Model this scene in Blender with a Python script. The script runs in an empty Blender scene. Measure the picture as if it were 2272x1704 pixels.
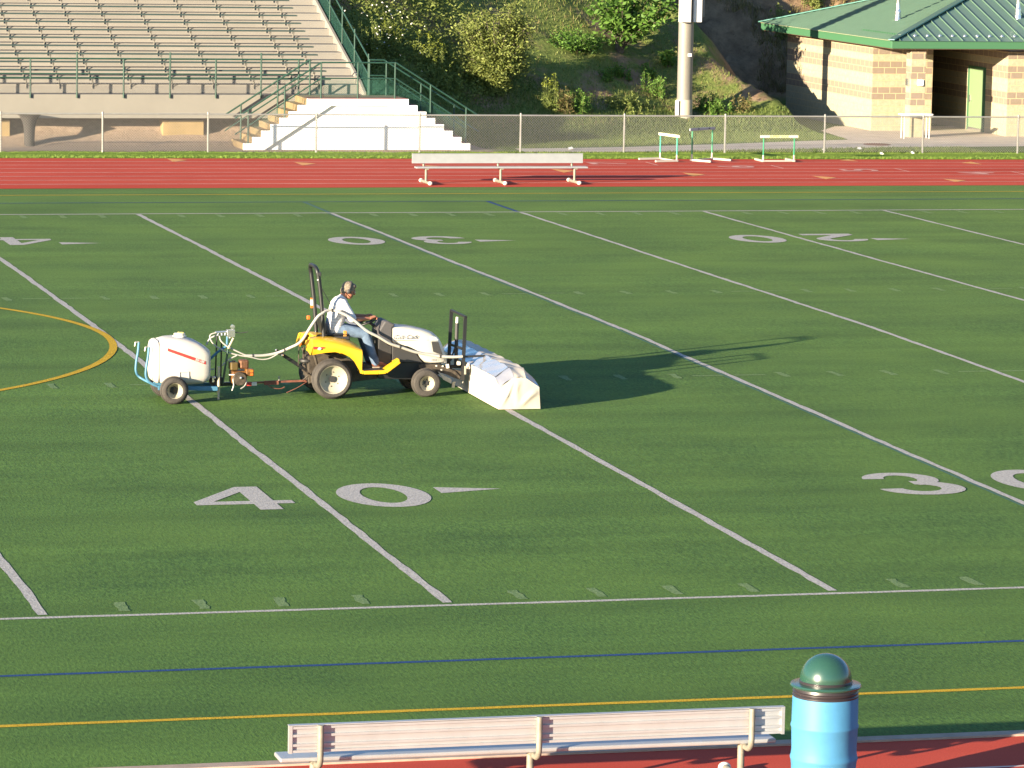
import bpy, math, random
from mathutils import Vector, Matrix
random.seed(7)
R = math.radians
sc = bpy.context.scene
COL = sc.collection

# ------------------------------------------------------------------ camera
cam_d = bpy.data.cameras.new('camera')
cam = bpy.data.objects.new('camera', cam_d)
COL.objects.link(cam)
CAM_P = Vector((-15.2670, -42.7407, 8.28195))
_a, _b, _c = -0.259676, -0.130235, 0.018055
_f = Vector((-math.sin(_a) * math.cos(_b), math.cos(_a) * math.cos(_b), math.sin(_b)))
_r = Vector((math.cos(_a), math.sin(_a), 0)); _u = _r.cross(_f)
_r2 = math.cos(_c) * _r + math.sin(_c) * _u
_u2 = -math.sin(_c) * _r + math.cos(_c) * _u
M = Matrix((_r2, _u2, -_f)).transposed().to_4x4(); M.translation = CAM_P
cam.matrix_world = M
cam_d.sensor_fit = 'HORIZONTAL'; cam_d.sensor_width = 36
cam_d.lens = 8870.8 / 2272 * 36
cam_d.clip_start = 0.5; cam_d.clip_end = 2000
sc.camera = cam

# ------------------------------------------------------------------ sky and sun
SUN_EL, SUN_AZ = R(9.6), R(30.6)          # light travels towards +X and +Y
w = bpy.data.worlds.new('World'); sc.world = w; w.use_nodes = True
nt = w.node_tree; bg = nt.nodes['Background']
sky = nt.nodes.new('ShaderNodeTexSky'); sky.sky_type = 'NISHITA'; sky.sun_disc = False
sky.sun_elevation = SUN_EL; sky.sun_rotation = math.atan2(-math.cos(SUN_AZ), -math.sin(SUN_AZ))
sky.air_density = 1.0; sky.dust_density = 0.4; sky.ozone_density = 3.5
nt.links.new(sky.outputs[0], bg.inputs[0]); bg.inputs[1].default_value = 0.085
sd = bpy.data.lights.new('sun', 'SUN'); sun = bpy.data.objects.new('sun', sd); COL.objects.link(sun)
sd.energy = 5.0; sd.angle = R(0.53); sd.color = (1.0, 0.86, 0.63)
tr = Vector((math.cos(SUN_AZ) * math.cos(SUN_EL), math.sin(SUN_AZ) * math.cos(SUN_EL), -math.sin(SUN_EL)))
sun.rotation_euler = tr.to_track_quat('-Z', 'Y').to_euler(); sun.location = (-40, -60, 40)
sc.view_settings.view_transform = 'Standard'; sc.view_settings.look = 'None'
sc.view_settings.gamma = 1; sc.view_settings.use_curve_mapping = False
sc.view_settings.exposure = 2.05
sc.cycles.max_bounces = 6

# ------------------------------------------------------------------ materials
MATS = {}
def mat(name, col, rough=0.7, metal=0.0, var=0.0, vscale=3.0, bump=0.0, bscale=40.0, spec=0.5, coat=0.0, stretch=None, island=0.0, alpha=None):
    if name in MATS: return MATS[name]
    m = bpy.data.materials.new(name); m.use_nodes = True; t = m.node_tree; N = t.nodes; L = t.links
    b = N['Principled BSDF']
    b.inputs['Base Color'].default_value = (*col, 1); b.inputs['Roughness'].default_value = rough
    b.inputs['Metallic'].default_value = metal; b.inputs['Specular IOR Level'].default_value = spec
    if coat: b.inputs['Coat Weight'].default_value = coat; b.inputs['Coat Roughness'].default_value = 0.12
    tc = N.new('ShaderNodeTexCoord'); src = tc.outputs['Object']
    if stretch:
        mp = N.new('ShaderNodeMapping'); mp.inputs['Scale'].default_value = stretch
        L.new(src, mp.inputs[0]); src = mp.outputs[0]
    if var or island:
        mix = N.new('ShaderNodeMix'); mix.data_type = 'RGBA'; mix.blend_type = 'MIX'
        mix.inputs[6].default_value = (*[max(0, c * (1 - var)) for c in col], 1)
        mix.inputs[7].default_value = (*[min(1, c * (1 + var)) for c in col], 1)
        if island:
            g = N.new('ShaderNodeNewGeometry'); fac = g.outputs['Random Per Island']
        else:
            n = N.new('ShaderNodeTexNoise'); n.inputs['Scale'].default_value = vscale; n.inputs['Detail'].default_value = 5
            n.inputs['Roughness'].default_value = 0.62
            L.new(src, n.inputs['Vector'])
            r = N.new('ShaderNodeMapRange'); r.inputs[1].default_value = 0.32; r.inputs[2].default_value = 0.68
            L.new(n.outputs[0], r.inputs[0]); fac = r.outputs[0]
        L.new(fac, mix.inputs[0]); L.new(mix.outputs[2], b.inputs['Base Color'])
    if bump:
        n2 = N.new('ShaderNodeTexNoise'); n2.inputs['Scale'].default_value = bscale; n2.inputs['Detail'].default_value = 4
        L.new(src, n2.inputs['Vector'])
        bp = N.new('ShaderNodeBump'); bp.inputs['Strength'].default_value = bump; bp.inputs['Distance'].default_value = 0.02
        L.new(n2.outputs[0], bp.inputs['Height']); L.new(bp.outputs[0], b.inputs['Normal'])
    MATS[name] = m
    return m

def nodes_mat(name):
    m = bpy.data.materials.new(name); m.use_nodes = True; MATS[name] = m
    return m, m.node_tree.nodes, m.node_tree.links, m.node_tree.nodes['Principled BSDF']
def noise(N, L, src, scale, detail=4, rough=0.6, stretch=None):
    if stretch:
        mp = N.new('ShaderNodeMapping'); mp.inputs['Scale'].default_value = stretch
        L.new(src, mp.inputs[0]); src = mp.outputs[0]
    n = N.new('ShaderNodeTexNoise'); n.inputs['Scale'].default_value = scale
    n.inputs['Detail'].default_value = detail; n.inputs['Roughness'].default_value = rough
    L.new(src, n.inputs['Vector']); return n.outputs[0]
def rng(N, L, s, a, b, c=0.0, d=1.0):
    r = N.new('ShaderNodeMapRange'); L.new(s, r.inputs[0])
    for i, v in enumerate((a, b, c, d)): r.inputs[1 + i].default_value = v
    return r.outputs[0]
def mixc(N, L, fac, a, b, mode='MIX'):
    x = N.new('ShaderNodeMix'); x.data_type = 'RGBA'; x.blend_type = mode
    if isinstance(fac, (int, float)): x.inputs[0].default_value = fac
    else: L.new(fac, x.inputs[0])
    for i, v in ((6, a), (7, b)):
        if isinstance(v, tuple): x.inputs[i].default_value = (*v, 1)
        else: L.new(v, x.inputs[i])
    return x.outputs[2]

def fibre_mat(name, dark, lite, grain=70, band=True, bump=0.6, speck=None, sheen=0.0):
    """artificial turf fibres: grain of blades plus long mowing-like streaks"""
    m, N, L, b = nodes_mat(name)
    tc = N.new('ShaderNodeTexCoord'); s = tc.outputs['Object']
    g = noise(N, L, s, grain, 4, 0.75, (1, 0.30, 1))
    c = mixc(N, L, rng(N, L, g, 0.34, 0.66), dark, lite)
    if sheen:
        b.inputs['Sheen Weight'].default_value = sheen; b.inputs['Sheen Roughness'].default_value = 0.35; b.inputs['Sheen Tint'].default_value = (0.75, 1.0, 0.5, 1)
    if band:
        g2 = noise(N, L, s, 1.0, 4, 0.55, (0.10, 1.1, 1)); g3 = noise(N, L, s, 0.35, 3, 0.5)
        c = mixc(N, L, rng(N, L, g2, 0.3, 0.7, 0.0, 0.5), c, tuple(x * 0.62 for x in dark))
        c = mixc(N, L, rng(N, L, g3, 0.35, 0.7, 0.0, 0.35), c, tuple(x * y for x, y in zip(lite, (1.25, 1.1, 0.9))))
    if speck:
        g4 = noise(N, L, s, 55, 2, 0.8)
        c = mixc(N, L, rng(N, L, g4, 0.60, 0.68), c, speck)
    L.new(c, b.inputs['Base Color']); b.inputs['Roughness'].default_value = 0.75
    b.inputs['Specular IOR Level'].default_value = 0.08
    bp = N.new('ShaderNodeBump'); bp.inputs['Strength'].default_value = bump; bp.inputs['Distance'].default_value = 0.012
    L.new(g, bp.inputs['Height']); L.new(bp.outputs[0], b.inputs['Normal'])
    return m

M_turf = fibre_mat('turf_fibre', (0.026, 0.064, 0.015), (0.104, 0.196, 0.040), 30, sheen=0.012)
M_white_line = fibre_mat('white_line_paint', (0.27, 0.245, 0.225), (0.50, 0.46, 0.42), 45, False, 0.5)
M_faint = fibre_mat('worn_white_paint', (0.085, 0.145, 0.05), (0.19, 0.25, 0.11), 45, False, 0.5)
M_yellow_line = fibre_mat('yellow_turf_line', (0.36, 0.21, 0.015), (0.60, 0.38, 0.035), 75, False, 0.5)
M_blue_line = fibre_mat('blue_turf_line', (0.015, 0.04, 0.13), (0.03, 0.075, 0.20), 75, False, 0.5)

def track_mat():
    m, N, L, b = nodes_mat('track_rubber')
    tc = N.new('ShaderNodeTexCoord'); s = tc.outputs['Object']
    g = noise(N, L, s, 0.35, 5, 0.6, (0.3, 1, 1)); f = noise(N, L, s, 55, 2, 0.6)
    c = mixc(N, L, rng(N, L, g, 0.3, 0.7), (0.44, 0.056, 0.034), (0.56, 0.090, 0.058))
    c = mixc(N, L, rng(N, L, f, 0.3, 0.7, 0, 0.35), c, (0.22, 0.03, 0.022))
    L.new(c, b.inputs['Base Color']); b.inputs['Roughness'].default_value = 0.85
    b.inputs['Specular IOR Level'].default_value = 0.06
    bp = N.new('ShaderNodeBump'); bp.inputs['Strength'].default_value = 0.3; bp.inputs['Distance'].default_value = 0.006
    L.new(f, bp.inputs['Height']); L.new(bp.outputs[0], b.inputs['Normal'])
    return m
M_track = track_mat()
M_lane = mat('lane_paint', (0.62, 0.42, 0.36), 0.8, var=0.25, vscale=1.5)
M_orange = mat('orange_track_paint', (0.60, 0.26, 0.07), 0.8, var=0.15)
M_pinkmark = mat('pale_track_paint', (0.56, 0.27, 0.22), 0.8, var=0.2, vscale=4)

def terrain_mat():
    m, N, L, b = nodes_mat('ground_soil_grass')
    tc = N.new('ShaderNodeTexCoord'); s = tc.outputs['Object']
    sep = N.new('ShaderNodeSeparateXYZ'); L.new(s, sep.inputs[0])
    n1 = noise(N, L, s, 0.45, 5, 0.65); n2 = noise(N, L, s, 9, 4, 0.7); n3 = noise(N, L, s, 1.7, 5, 0.7)
    soil = mixc(N, L, rng(N, L, n3, 0.3, 0.7), (0.15, 0.095, 0.058), (0.27, 0.19, 0.125))
    gr = mixc(N, L, rng(N, L, n2, 0.3, 0.7), (0.075, 0.105, 0.024), (0.16, 0.19, 0.055))
    gr = mixc(N, L, rng(N, L, n3, 0.45, 0.75, 0, 0.6), gr, (0.17, 0.15, 0.06))
    c = mixc(N, L, rng(N, L, n1, 0.50, 0.60), gr, soil)
    # gravel and bare earth on the bleacher side
    gv = mixc(N, L, rng(N, L, n2, 0.3, 0.7), (0.20, 0.145, 0.105), (0.33, 0.25, 0.19))
    ad = N.new('ShaderNodeMath'); ad.operation = 'MULTIPLY_ADD'; L.new(n3, ad.inputs[0]); ad.inputs[1].default_value = 2.2; L.new(sep.outputs[0], ad.inputs[2])
    gx = rng(N, L, ad.outputs[0], 15.2, 14.6); gy = rng(N, L, sep.outputs[1], 72.3, 71.5); gw = rng(N, L, sep.outputs[0], 10.6, 10.2)
    gm = N.new('ShaderNodeMath'); gm.operation = 'MAXIMUM'; L.new(gy, gm.inputs[0]); L.new(gw, gm.inputs[1])
    gn = N.new('ShaderNodeMath'); gn.operation = 'MULTIPLY'; L.new(gm.outputs[0], gn.inputs[0]); L.new(gx, gn.inputs[1])
    c = mixc(N, L, gn.outputs[0], c, gv)
    # mown flat grass east of the gravel
    flat = mixc(N, L, rng(N, L, n2, 0.3, 0.7), (0.060, 0.095, 0.018), (0.125, 0.165, 0.040))
    zf = rng(N, L, sep.outputs[2], 0.55, 0.15); xf = rng(N, L, ad.outputs[0], 14.6, 15.2)
    mu = N.new('ShaderNodeMath'); mu.operation = 'MULTIPLY'; L.new(zf, mu.inputs[0]); L.new(xf, mu.inputs[1])
    c = mixc(N, L, mu.outputs[0], c, flat)
    # raw cut bank and rock on the far right
    cut = mixc(N, L, rng(N, L, n3, 0.25, 0.75), (0.10, 0.062, 0.038), (0.30, 0.20, 0.12))
    cut = mixc(N, L, rng(N, L, n2, 0.55, 0.75, 0, 0.7), cut, (0.07, 0.045, 0.03))
    a2 = N.new('ShaderNodeMath'); a2.operation = 'MULTIPLY_ADD'; L.new(sep.outputs[1], a2.inputs[0]); a2.inputs[1].default_value = 0.30; L.new(sep.outputs[0], a2.inputs[2])
    a3 = N.new('ShaderNodeMath'); a3.operation = 'MULTIPLY_ADD'; L.new(n3, a3.inputs[0]); a3.inputs[1].default_value = 1.6; L.new(a2.outputs[0], a3.inputs[2])
    cf = rng(N, L, a3.outputs[0], 50.0, 50.7); z2 = rng(N, L, sep.outputs[2], 0.25, 0.5)
    m2 = N.new('ShaderNodeMath'); m2.operation = 'MULTIPLY'; L.new(cf, m2.inputs[0]); L.new(z2, m2.inputs[1])
    c = mixc(N, L, m2.outputs[0], c, cut)
    L.new(c, b.inputs['Base Color']); b.inputs['Roughness'].default_value = 0.95; b.inputs['Specular IOR Level'].default_value = 0.1
    bp = N.new('ShaderNodeBump'); bp.inputs['Strength'].default_value = 0.8; bp.inputs['Distance'].default_value = 0.05
    L.new(n2, bp.inputs['Height']); L.new(bp.outputs[0], b.inputs['Normal'])
    return m
M_ground = terrain_mat()
M_verge = mat('verge_grass', (0.14, 0.21, 0.030), 0.9, var=0.4, vscale=14, bump=0.8, bscale=50, spec=0.1)
M_conc = mat('concrete_pavement', (0.50, 0.41, 0.335), 0.9, var=0.12, vscale=2.0, spec=0.2)
M_kerb = mat('kerb_concrete', (0.34, 0.25, 0.20), 0.9, var=0.15, vscale=5, spec=0.2)

def leaf_mat(name, a, b_, tl=0.35):
    m, N, L, b = nodes_mat(name)
    g = N.new('ShaderNodeNewGeometry')
    c = mixc(N, L, g.outputs['Random Per Island'], a, b_)
    L.new(c, b.inputs['Base Color']); b.inputs['Roughness'].default_value = 0.6; b.inputs['Specular IOR Level'].default_value = 0.3
    t = N.new('ShaderNodeBsdfTranslucent'); L.new(c, t.inputs[0])
    mx = N.new('ShaderNodeMixShader'); mx.inputs[0].default_value = tl
    L.new(b.outputs[0], mx.inputs[1]); L.new(t.outputs[0], mx.inputs[2])
    L.new(mx.outputs[0], N['Material Output'].inputs[0])
    return m
M_leaf_olive = leaf_mat('olive_leaf', (0.10, 0.13, 0.025), (0.26, 0.29, 0.08))
M_leaf_green = leaf_mat('green_leaf', (0.05, 0.115, 0.016), (0.14, 0.25, 0.045))
M_weed = leaf_mat('weed_leaf', (0.085, 0.12, 0.022), (0.23, 0.265, 0.07))
M_dry = leaf_mat('dry_grass', (0.13, 0.10, 0.035), (0.26, 0.21, 0.09))
M_gold = leaf_mat('goldenrod_bloom', (0.15, 0.18, 0.016), (0.25, 0.27, 0.03))
M_flower = mat('white_bloom', (0.62, 0.60, 0.55), 0.8)
M_bark = mat('grey_bark', (0.10, 0.08, 0.06), 0.9, var=0.3, vscale=8)

M_alu = mat('aluminium', (0.44, 0.435, 0.44), 0.42, 0.55, var=0.06, vscale=4, spec=0.5)
M_alu_leg = mat('weathered_leg_paint', (0.21, 0.19, 0.15), 0.6, 0.2, var=0.2, vscale=9)
M_cap = mat('white_end_cap', (0.62, 0.58, 0.50), 0.6)
M_galv = mat('galvanised_steel', (0.31, 0.295, 0.27), 0.5, 0.5, var=0.12, vscale=6)
M_wire = mat('chain_link_wire', (0.26, 0.25, 0.24), 0.5, 0.4)
M_green_pipe = mat('green_painted_pipe', (0.016, 0.050, 0.034), 0.45, var=0.15, vscale=5)
M_green_seat = mat('green_seat_plank', (0.034, 0.054, 0.048), 0.5, var=0.15, vscale=2)
M_green_mesh = mat('green_vinyl_wire', (0.03, 0.10, 0.07), 0.5)
M_deck = mat('painted_deck', (0.215, 0.195, 0.17), 0.75, var=0.10, vscale=1.2, stretch=(0.3, 1, 1))
M_tread = mat('shade_toned_tread', (0.09, 0.095, 0.12), 0.45, 0.4, var=0.15, vscale=3)  # darker blue-grey than the deck: the treads' shade is put into the colour
M_fascia = mat('painted_fascia_concrete', (0.195, 0.180, 0.155), 0.85, var=0.06, vscale=0.8)
M_bracket = mat('bracket_steel', (0.20, 0.185, 0.16), 0.6)
M_whitewall = mat('white_painted_concrete', (0.80, 0.79, 0.76), 0.8, var=0.02)
M_step = mat('bare_step_concrete', (0.20, 0.135, 0.065), 0.9, var=0.2, vscale=3)
M_redlip = mat('red_step_paint', (0.30, 0.10, 0.09), 0.8, var=0.2)
M_footing = mat('footing_concrete', (0.235, 0.165, 0.075), 0.9, var=0.18, vscale=2)
M_pier = mat('dark_pier', (0.026, 0.022, 0.020), 0.9, var=0.3, vscale=4, stretch=(6, 6, 0.3))

def block_mat():
    """split-face block in two bands of colour, laid in courses of 0.2 m"""
    m, N, L, b = nodes_mat('split_face_block')
    tc = N.new('ShaderNodeTexCoord'); sep = N.new('ShaderNodeSeparateXYZ'); L.new(tc.outputs['Object'], sep.inputs[0])
    ge = N.new('ShaderNodeNewGeometry'); sn = N.new('ShaderNodeSeparateXYZ'); L.new(ge.outputs['Normal'], sn.inputs[0])
    ab = N.new('ShaderNodeMath'); ab.operation = 'ABSOLUTE'; L.new(sn.outputs[0], ab.inputs[0])
    gt = N.new('ShaderNodeMath'); gt.operation = 'GREATER_THAN'; L.new(ab.outputs[0], gt.inputs[0]); gt.inputs[1].default_value = 0.5
    mxx = N.new('ShaderNodeMix'); mxx.data_type = 'FLOAT'; L.new(gt.outputs[0], mxx.inputs[0]); L.new(sep.outputs[0], mxx.inputs[2]); L.new(sep.outputs[1], mxx.inputs[3])
    cb = N.new('ShaderNodeCombineXYZ'); L.new(mxx.outputs[0], cb.inputs[0]); L.new(sep.outputs[2], cb.inputs[1])
    br = N.new('ShaderNodeTexBrick'); L.new(cb.outputs[0], br.inputs['Vector'])
    br.inputs['Scale'].default_value = 1.0; br.inputs['Brick Width'].default_value = 0.405; br.inputs['Row Height'].default_value = 0.203
    br.inputs['Mortar Size'].default_value = 0.012; br.inputs['Mortar Smooth'].default_value = 0.2
    br.offset = 0.5; br.squash = 1.0
    dv = N.new('ShaderNodeMath'); dv.operation = 'DIVIDE'; L.new(sep.outputs[2], dv.inputs[0]); dv.inputs[1].default_value = 0.203
    fl = N.new('ShaderNodeMath'); fl.operation = 'FLOOR'; L.new(dv.outputs[0], fl.inputs[0])
    ramp = N.new('ShaderNodeValToRGB'); ramp.color_ramp.interpolation = 'CONSTANT'
    tan, brn = (0.36, 0.325, 0.235, 1), (0.225, 0.172, 0.145, 1)
    rows = [0, 0, 0, 0, 0, 1, 1, 0, 0, 1, 1, 0, 1, 1, 1, 1]
    dn = N.new('ShaderNodeMath'); dn.operation = 'MULTIPLY_ADD'; L.new(fl.outputs[0], dn.inputs[0]); dn.inputs[1].default_value = 1 / 16; dn.inputs[2].default_value = 1 / 32
    el = ramp.color_ramp.elements; el[0].color = tan; el[0].position = 0; el[1].position = 0.99; el[1].color = brn
    last = 0
    for i, v in enumerate(rows):
        if v != last:
            e = el.new(i / 16); e.color = brn if v else tan; last = v
    L.new(dn.outputs[0], ramp.inputs[0])
    n = noise(N, L, tc.outputs['Object'], 9, 5, 0.7)
    c = mixc(N, L, rng(N, L, n, 0.3, 0.75, 0, 0.5), ramp.outputs[0], (0.17, 0.145, 0.075))
    c2 = mixc(N, L, br.outputs['Fac'], c, (0.42, 0.33, 0.20))
    L.new(c2, b.inputs['Base Color']); b.inputs['Roughness'].default_value = 0.95; b.inputs['Specular IOR Level'].default_value = 0.1
    n5 = noise(N, L, tc.outputs['Object'], 22, 4, 0.7)
    iv = N.new('ShaderNodeMath'); iv.operation = 'MULTIPLY_ADD'; L.new(br.outputs['Fac'], iv.inputs[0]); iv.inputs[1].default_value = -1.0; L.new(n5, iv.inputs[2])
    bp = N.new('ShaderNodeBump'); bp.inputs['Strength'].default_value = 0.7; bp.inputs['Distance'].default_value = 0.02
    L.new(iv.outputs[0], bp.inputs['Height']); L.new(bp.outputs[0], b.inputs['Normal'])
    return m
M_block = block_mat()
M_roof = mat('green_roof_metal', (0.125, 0.205, 0.150), 0.38, 0.3, var=0.05, vscale=2, spec=0.5)
M_gutter = mat('green_gutter_metal', (0.045, 0.125, 0.062), 0.5, spec=0.4)
M_soffit = mat('brown_soffit', (0.12, 0.065, 0.045), 0.8)
M_door = mat('pale_green_door', (0.15, 0.22, 0.11), 0.6)
M_steel = mat('bright_steel', (0.75, 0.73, 0.70), 0.25, 0.9)
M_pole = mat('grey_pole_steel', (0.20, 0.18, 0.155), 0.6, 0.2, var=0.1, vscale=2, stretch=(1, 1, 0.3))
M_cabinet = mat('white_cabinet_paint', (0.62, 0.58, 0.55), 0.6)

M_white_gloss = mat('cream_bonnet_paint', (0.50, 0.465, 0.40), 0.35, coat=0.3)
M_yellow = mat('yellow_tractor_paint', (0.62, 0.34, 0.012), 0.4, coat=0.3, var=0.05, vscale=6)
M_black = mat('black_paint', (0.012, 0.012, 0.013), 0.45)
M_plastic = mat('dark_grey_plastic', (0.030, 0.028, 0.028), 0.55)
M_cowl = mat('grey_cowl_plastic', (0.065, 0.060, 0.062), 0.6)
M_grime = mat('grimy_metal', (0.055, 0.042, 0.030), 0.7, 0.2, var=0.5, vscale=14)
M_tyre = mat('tyre_rubber', (0.045, 0.038, 0.033), 0.85, bump=0.4, bscale=60, var=0.2, vscale=9)
M_rim = mat('cream_rim_paint', (0.32, 0.29, 0.22), 0.5, var=0.06)
M_red = mat('red_lens', (0.45, 0.03, 0.03), 0.3)
M_lens = mat('clear_lens', (0.45, 0.47, 0.50), 0.15, 0.3)
M_orange_lens = mat('amber_lens', (0.60, 0.13, 0.02), 0.35)
M_hose = mat('grey_rubber_hose', (0.33, 0.31, 0.28), 0.6, var=0.1)
M_tank = mat('white_poly_tank', (0.46, 0.42, 0.38), 0.45, var=0.04, vscale=3)
M_blue = mat('light_blue_paint', (0.050, 0.15, 0.24), 0.5, var=0.15, vscale=8)
M_stripe = mat('red_decal', (0.42, 0.035, 0.03), 0.5)
M_decal_white = mat('white_decal', (0.62, 0.58, 0.56), 0.5)
M_ink = mat('grey_blue_lettering', (0.035, 0.045, 0.09), 0.5)
M_engine = mat('amber_engine_paint', (0.15, 0.062, 0.012), 0.5, var=0.7, vscale=14)
M_rust = mat('rust_brown_metal', (0.16, 0.055, 0.035), 0.75, 0.2, var=0.35, vscale=15)
M_tarp = mat('white_vinyl_tarp', (0.46, 0.40, 0.33), 0.5, var=0.05, vscale=3, bump=0.25, bscale=5)
M_vinyl = mat('clear_vinyl_window', (0.22, 0.22, 0.25), 0.12, 0.0, spec=0.9, coat=0.8, bump=0.5, bscale=3.5)
M_skin = mat('skin', (0.34, 0.135, 0.075), 0.6, var=0.08, vscale=20)
M_hair = mat('greying_hair', (0.17, 0.135, 0.10), 0.8, var=0.6, vscale=30, bump=0.5, bscale=90)
M_jeans = mat('faded_denim', (0.085, 0.125, 0.19), 0.85, var=0.35, vscale=7, bump=0.4, bscale=12)
M_shoe = mat('brown_leather', (0.15, 0.05, 0.028), 0.6)
M_sole = mat('pale_sole', (0.25, 0.20, 0.15), 0.7)
M_leather = mat('tan_pouch', (0.42, 0.19, 0.03), 0.6)
M_barrel = mat('blue_plastic_drum', (0.050, 0.185, 0.33), 0.58, var=0.10, vscale=3, spec=0.3)
M_dome = mat('dark_green_lid', (0.018, 0.058, 0.042), 0.26, spec=0.6, coat=0.4)
M_ring = mat('black_drum_ring', (0.025, 0.020, 0.022), 0.35)
M_hgreen = mat('green_hurdle_tube', (0.02, 0.20, 0.10), 0.5)
M_hteal = mat('teal_hurdle_tube', (0.05, 0.30, 0.22), 0.5)
M_hwhite = mat('white_hurdle_board', (0.62, 0.60, 0.38), 0.6)
M_hbase = mat('grey_hurdle_base', (0.42, 0.38, 0.33), 0.5, 0.2)
M_paper = mat('litter_paper', (0.70, 0.66, 0.62), 0.8)
def shirt_mat():
    m, N, L, b = nodes_mat('white_plaid_shirt')
    tc = N.new('ShaderNodeTexCoord'); s = tc.outputs['Object']
    w1 = N.new('ShaderNodeTexWave'); w1.inputs['Scale'].default_value = 7; w1.bands_direction = 'Z'; L.new(s, w1.inputs[0])
    w2 = N.new('ShaderNodeTexWave'); w2.inputs['Scale'].default_value = 7; w2.bands_direction = 'DIAGONAL'; L.new(s, w2.inputs[0])
    c = mixc(N, L, rng(N, L, w1.outputs['Fac'], 0.75, 0.95, 0, 0.45), (0.60, 0.58, 0.58), (0.34, 0.25, 0.28))
    c = mixc(N, L, rng(N, L, w2.outputs['Fac'], 0.8, 0.95, 0, 0.35), c, (0.26, 0.28, 0.36))
    L.new(c, b.inputs['Base Color']); b.inputs['Roughness'].default_value = 0.85
    n = noise(N, L, s, 9, 3); bp = N.new('ShaderNodeBump'); bp.inputs['Strength'].default_value = 0.6; bp.inputs['Distance'].default_value = 0.02
    L.new(n, bp.inputs['Height']); L.new(bp.outputs[0], b.inputs['Normal'])
    return m
M_shirt = shirt_mat()

# ------------------------------------------------------------------ mesh building helpers
ORG = {}
def org(o): return ORG.get(o.name, Vector((0, 0, 0))) if o else Vector((0, 0, 0))

def tag(o, label=None, cat=None, group=None, kind=None):
    if label: o['label'] = label
    if cat: o['category'] = cat
    if group: o['group'] = group
    if kind: o['kind'] = kind
    return o

def thing(name, label, cat, loc=(0, 0, 0), group=None):
    o = bpy.data.objects.new(name, None); COL.objects.link(o)
    o.location = loc; o.empty_display_size = 0.2; ORG[o.name] = Vector(loc)
    return tag(o, label, cat, group)

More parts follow.
